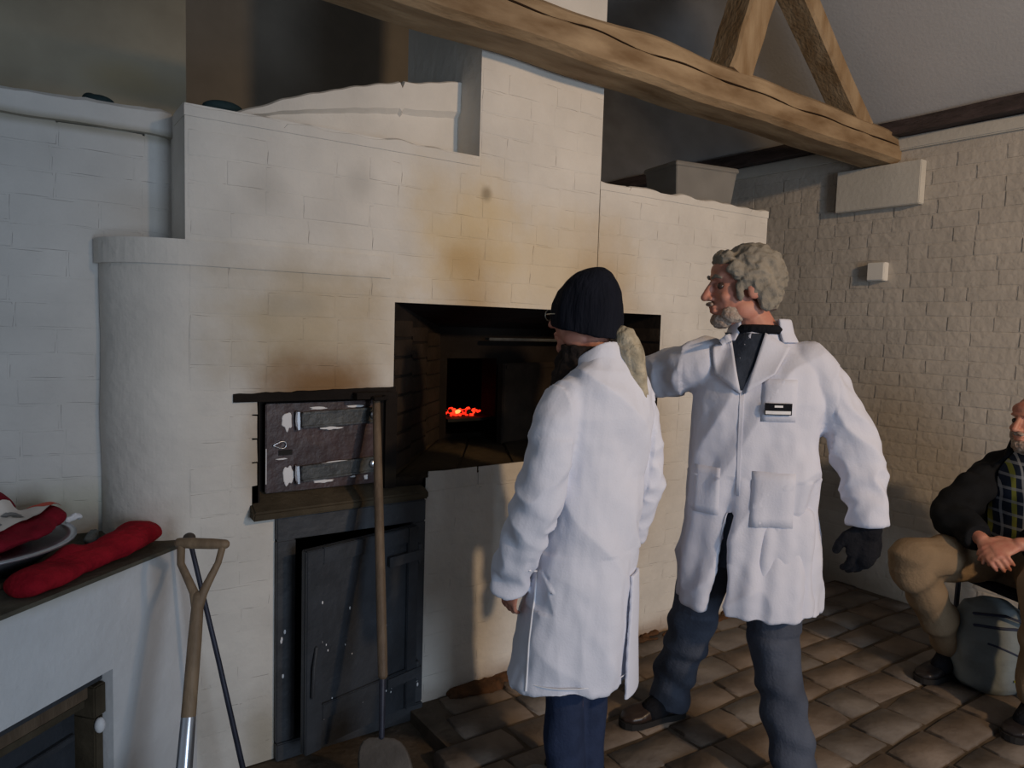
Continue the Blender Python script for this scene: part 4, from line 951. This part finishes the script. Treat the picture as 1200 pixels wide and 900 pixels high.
# glove on the hanging left hand
gv = MB(); hand(gv, wL + W((0,0,.01)), W((-.10,.05,-1)), (A2.r*.5-A2.f*.9), A2.r, curl=.42, s=1.06, g=1.38)
gv.ell(wL+W((0,0,-.07)),(.042,.034,.06))
gv.tube([wL+W((0,0,.05)), wL+W((0,0,-.01))],[.044,.042],14)
put('glove', fuse(gv,.004,3), M['black'], p2, smooth=True)
gv = MB(); hand(gv, wR, wR-eR, W((0,0,-1)), W((-.9,-.3,0)), curl=.3, s=1.0, g=1.3)
put('glove', fuse(gv,.004,3), M['black'], p2, smooth=True)
# hair: wavy grey mop
hr = MB(); hu = W((0,0,1)); hr_r = hf2.cross(hu).normalized()
hu2 = hr_r.cross(hf2)
def E2(x,y,z,a,b,d): hr.ell(P2(x,y,z),(a,b,d),ax2,n=18,m=11)
E2(0,-.030,.062,.092,.100,.078); E2(0,-.055,.03,.092,.082,.085); E2(0,-.068,-.010,.080,.052,.070); E2(0,.048,.088,.058,.040,.030)
for q in (-1,1):
    E2(q*.074,-.020,.028,.022,.050,.055); E2(q*.077,-.048,-.020,.018,.034,.050); E2(q*.066,.040,.055,.018,.028,.030); E2(q*.070,.030,-.005,.010,.012,.034)
rnd = random.Random(8)
for k in range(0):
    a = rnd.uniform(0,6.28); ph = rnd.uniform(-.35,1.4); v = W((math.cos(a)*math.cos(ph)*.094, -.040+math.sin(a)*math.cos(ph)*.100, .045+math.sin(ph)*.088))
    if v.y > .035 and v.z < .07: continue
    E2(v.x*.96,v.y,v.z*.98,.024,.026,.017)
put('hair', fuse(hr,.0045,1,lambda c,n: (.25-abs(nz(c.x*24+c.z*8,c.y*24,c.z*30)))*.016+nz(c.x*60,c.y*60,c.z*80)*.004), M['hair'], p2, smooth=True)
bdm = MB()
bdm.ell(P2(0,.062,-.090),(.040,.036,.028),ax2); bdm.ell(P2(0,.098,-.042),(.026,.010,.007),ax2)
for q in (-1,1): bdm.ell(P2(q*.040,.038,-.072),(.022,.040,.030),ax2)
put('beard', fuse(bdm,.0035,1,lambda c,n: nz(c.x*80,c.y*80,c.z*80)*.003), M['beard'], p2, smooth=True)
for q in (-1,1):
    put('eye', MB().ell(P2(q*.031,.073,.010),(.012,.012,.012)), M['eye'], p2, smooth=True)
    put('eyebrow', MB().tube([P2(q*.014,.094,.034),P2(q*.032,.090,.040),P2(q*.048,.078,.034)],[.004,.006,.004],8), M['hair'], p2, smooth=True)

# ---------------------------------------------------------------- M3: seated man at the right edge
A3 = Fr((3.60,-1.16), -.93, .37)
p3 = thing('person', (3.60,-1.16,0), 'bearded man in black jacket and khaki trousers seated at the right edge', 'person')
body = MB()
body.loft(A3.torso([(.44,0,.02,.15,.11),(.54,0,0,.16,.12),(.66,0,-.01,.15,.12),(.80,0,-.02,.165,.12),(.90,0,-.02,.15,.09),(.965,0,-.015,.10,.065),(1.0,0,0,.06,.055)]))
hf3 = W((-.93,.28,-.02)).normalized(); hc3 = W((3.555,-1.155,1.112))
body.tube([A3.w(0,-.01,.94), A3.w(0,.01,1.02), hc3 + W((.02,0,-.06))],[.062,.057,.056],14)
P3, ax3 = head(body, hc3, hf3, s=1.02)
kR3 = W((3.055,-.925,.545)); aR3 = W((3.355,-.985,.14)); kL3 = W((3.15,-1.385,.55)); aL3 = W((3.155,-1.385,.11))
hR3 = A3.w(.09,.02,.50); hL3 = A3.w(-.09,.02,.50)
for h_, k_, a_ in ((hR3,kR3,aR3),(hL3,kL3,aL3)): body.tube([h_,h_.lerp(k_,.5),k_,k_.lerp(a_,.35),a_],[.08,.068,.050,.048,.036],14,sm=True)
body.tube([aR3+W((0,0,-.05)), aR3+W((-.10,.0,-.09))],[.030,.024],10); body.tube([aL3+W((0,0,-.05)), aL3+W((-.09,.0,-.075))],[.030,.024],10)
eR3 = W((3.335,-.955,.700)); eL3 = W((3.42,-1.42,.70)); wR3 = W((3.215,-1.130,.655)); wL3 = W((3.235,-1.250,.665))
sR3 = A3.w(.155,-.015,.895); sL3 = A3.w(-.155,-.015,.895)
for s_, e_3, w_3 in ((sR3,eR3,wR3),(sL3,eL3,wL3)): body.tube([s_,s_.lerp(e_3,.5),e_3,w_3],[.042,.040,.036,.027],12,sm=True)
hand(body, wR3, W((-.45,-.65,-.35)), W((.45,-.35,-.7)), W((-.3,.3,.8)), curl=.55, s=.98)
hand(body, wL3, W((-.55,.55,-.30)), W((.2,.45,-.8)), W((-.3,-.2,.8)), curl=.50, s=.98)
put('body', fuse(body,.0042,2), M['skin3'], p3, smooth=True)
tz = MB(); tz.loft(A3.torso([(.425,0,0,.18,.14),(.50,0,0,.185,.15),(.60,0,-.01,.175,.145)]))
for h_, k_, a_ in ((hR3,kR3,aR3),(hL3,kL3,aL3)): tz.tube([h_,h_.lerp(k_,.5),h_.lerp(k_,.9),k_+W((0,0,-.02)),k_.lerp(a_,.3),k_.lerp(a_,.65),k_.lerp(a_,1.0)],[.105,.098,.086,.084,.078,.073,.074],18,round_=False,sm=True)
put('trousers', fuse(tz,.006,4,lambda c,n: nz(c.x*12,c.y*12,c.z*9)*.012 + .006*math.sin(c.z*40-c.x*26+3*nz(c.x*6,c.y*6,c.z*6))), M['khaki'], p3, smooth=True)
shoe(p3, (3.430,-1.000), (3.165,-.950), M['shoe']); sock(p3, aR3+Vector((0,0,-.03)), (-1,0)); sock(p3, aL3, (-1,.1)); shoe(p3, (3.25,-1.395), (2.985,-1.36), M['shoe'])
sh3 = MB(); sh3.loft(A3.torso([(.56,0,0,.165,.135),(.66,0,0,.165,.14),(.80,0,-.01,.175,.138),(.90,0,-.015,.16,.115),(.97,0,-.01,.095,.08),(1.0,0,0,.07,.066)]))
put('shirt', fuse(sh3,.006,3,lambda c,n: nz(c.x*12,c.y*12,c.z*10)*.010), M['plaid'], p3, smooth=True)
jk = MB(); sheet(jk, A3, [(.50,0,-.01,.205,.172),(.60,0,-.01,.208,.175),(.72,0,-.015,.210,.172),(.84,0,-.02,.212,.165),(.92,0,-.02,.195,.14),(.965,0,-.02,.145,.11),(.99,0,-.02,.11,.095),(1.02,0,-.02,.10,.09)], lambda z: R(36 if z > .6 else 46), lambda z: R(324 if z > .6 else 314), .026, 90)
jk.tube([A3.w(.06,-.02,.93), A3.w(.13,-.02,.915), A3.w(.20,-.01,.86), sR3.lerp(eR3,.5)+W((0,.02,0)), eR3, eR3.lerp(wR3,.5), eR3.lerp(wR3,.9)],[.05,.074,.080,.084,.082,.066,.054],20,round_=False,sm=True)
jk.tube([A3.w(-.06,-.02,.93), A3.w(-.13,-.02,.915), A3.w(-.20,-.01,.86), sL3.lerp(eL3,.5), eL3, eL3.lerp(wL3,.5), eL3.lerp(wL3,.9)],[.05,.074,.080,.084,.082,.066,.054],20,round_=False,sm=True)
jko = put('jacket', fuse(jk,.006,4,lambda c,n: nz(c.x*14,c.y*14,c.z*12)*.014 + .004*math.sin(c.z*50+c.x*30+3*nz(c.x*7,c.y*7,c.z*7))), M['jacket'], p3, smooth=True)
jc = MB(); sheet(jc, A3, [(.955,0,-.02,.150,.115),(.99,0,-.02,.138,.11),(1.03,0,-.025,.128,.105),(1.035,0,-.025,.118,.10)], lambda z: R(38), lambda z: R(322), .016, 50)
put('collar', fuse(jc,.005,2), M['jacket'], jko, smooth=True)
br = MB(); br.ell(P3(0,.048,-.088),(.050,.048,.042),ax3); br.ell(P3(0,.094,-.040),(.030,.012,.009),ax3)
for q in (-1,1): br.ell(P3(q*.048,.020,-.055),(.022,.045,.042),ax3); br.ell(P3(q*.068,.0,-.01),(.010,.016,.035),ax3)
put('beard', fuse(br,.004,1,lambda c,n: nz(c.x*60,c.y*60,c.z*60)*.006), M['beard'], p3, smooth=True)
hr = MB(); hr.ell(P3(0,-.035,.040),(.082,.086,.080),ax3)
put('hair', fuse(hr,.005,1,lambda c,n: nz(c.x*60,c.y*60,c.z*60)*.004), M['beard'], p3, smooth=True)
for q in (-1,1): put('eye', MB().ell(P3(q*.031,.073,.010),(.011,.011,.011)), M['eye'], p3, smooth=True)
# chair he sits on
chh = thing('folding_chair', (3.66,-1.18,0), 'black chair under the seated man by the right wall', 'chair')
put('seat', MB().box((-.21,-.22,.395),(.21,.20,.425), Matrix.Translation(A3.w(0,0,0)) @ Matrix.Rotation(math.atan2(A3.r.y,A3.r.x),4,'Z')), M['black'], chh, bevel=.008)
for x_, y_ in ((-.19,-.20),(.19,-.20),(-.19,.17),(.19,.17)): put('leg', MB().tube([A3.w(x_,y_,.006), A3.w(x_,y_*.95,.40)],.011,10), M['blueiron'], chh, smooth=True)
put('backrest', MB().box((-.20,-.25,.52),(.20,-.225,.82), Matrix.Translation(A3.w(0,0,0)) @ Matrix.Rotation(math.atan2(A3.r.y,A3.r.x),4,'Z')), M['black'], chh, bevel=.008)
for x_ in (-.18,.18): put('back_post', MB().tube([A3.w(x_,-.205,.40), A3.w(x_,-.238,.80)],.010,10), M['blueiron'], chh, smooth=True)
# backpack on the floor beneath him
bg = thing('backpack', (3.40,-1.12,0), 'grey nylon backpack with navy trim standing under the chair', 'bag')
ba = Matrix.Translation((3.415,-1.13,.0)) @ Matrix.Rotation(R(-34),4,'Z')
bb = MB(); rings = []
for z_, rx_, ry_, ox in ((.004,.15,.10,.02),(.03,.175,.115,.02),(.12,.18,.12,.015),(.22,.17,.115,.0),(.30,.14,.10,-.02),(.355,.09,.07,-.04),(.375,.03,.03,-.05)):
    rings.append([ba @ W((ox+rx_*math.copysign(abs(math.cos(a))**.75,math.cos(a)), ry_*math.copysign(abs(math.sin(a))**.75,math.sin(a)), z_)) for a in [2*math.pi*k/32 for k in range(32)]])
bb.loft(rings)
bag = put('bag_body', fuse(bb,.006,4,lambda c,n: nz(c.x*14,c.y*14,c.z*14)*.010), M['bag'], bg, smooth=True)
bvh = BVHTree.FromPolygons([v.co + wloc(bg) for v in bag.data.vertices], [p.vertices for p in bag.data.polygons])
def on_bag(x, z): 
    fdir = (ba.to_3x3() @ W((0,1,0))); p = ba @ W((x,-.5,z)); h = bvh.ray_cast(p, fdir); return (h[0] if h[0] else ba @ W((x,-.10,z))) - fdir*.001
put('piping', MB().tube([on_bag(x,.285-.9*(x+.02)**2-.10*x) for x in [-.14+.02*k for k in range(15)]],.006,8), M['navy'], bg, smooth=True)
put('piping', MB().tube([on_bag(x,.19-1.2*(x+.05)**2-.35*x) for x in [-.10+.018*k for k in range(14)]],.004,8), M['navy'], bg, smooth=True)
q = on_bag(.02,.075); put('logo_flash', MB().box((-.016,-.003,-.004),(.016,.001,.004), Matrix.Translation(q) @ ba.to_3x3().to_4x4()), M['yellow'], bg)
put('strap', MB().tube([ba @ W((-.15,-.08,.34)), ba @ W((-.05,-.12,.345)), ba @ W((.08,-.125,.30)), ba @ W((.17,-.10,.20))],.012,8,flat=((0,0,1),.4)), M['navy'], bg, smooth=True)
print('bricks', n1, n2, 'tris', sum(len(o.data.loop_triangles) or len(o.data.polygons)*2 for o in bpy.data.objects if o.type == 'MESH'))
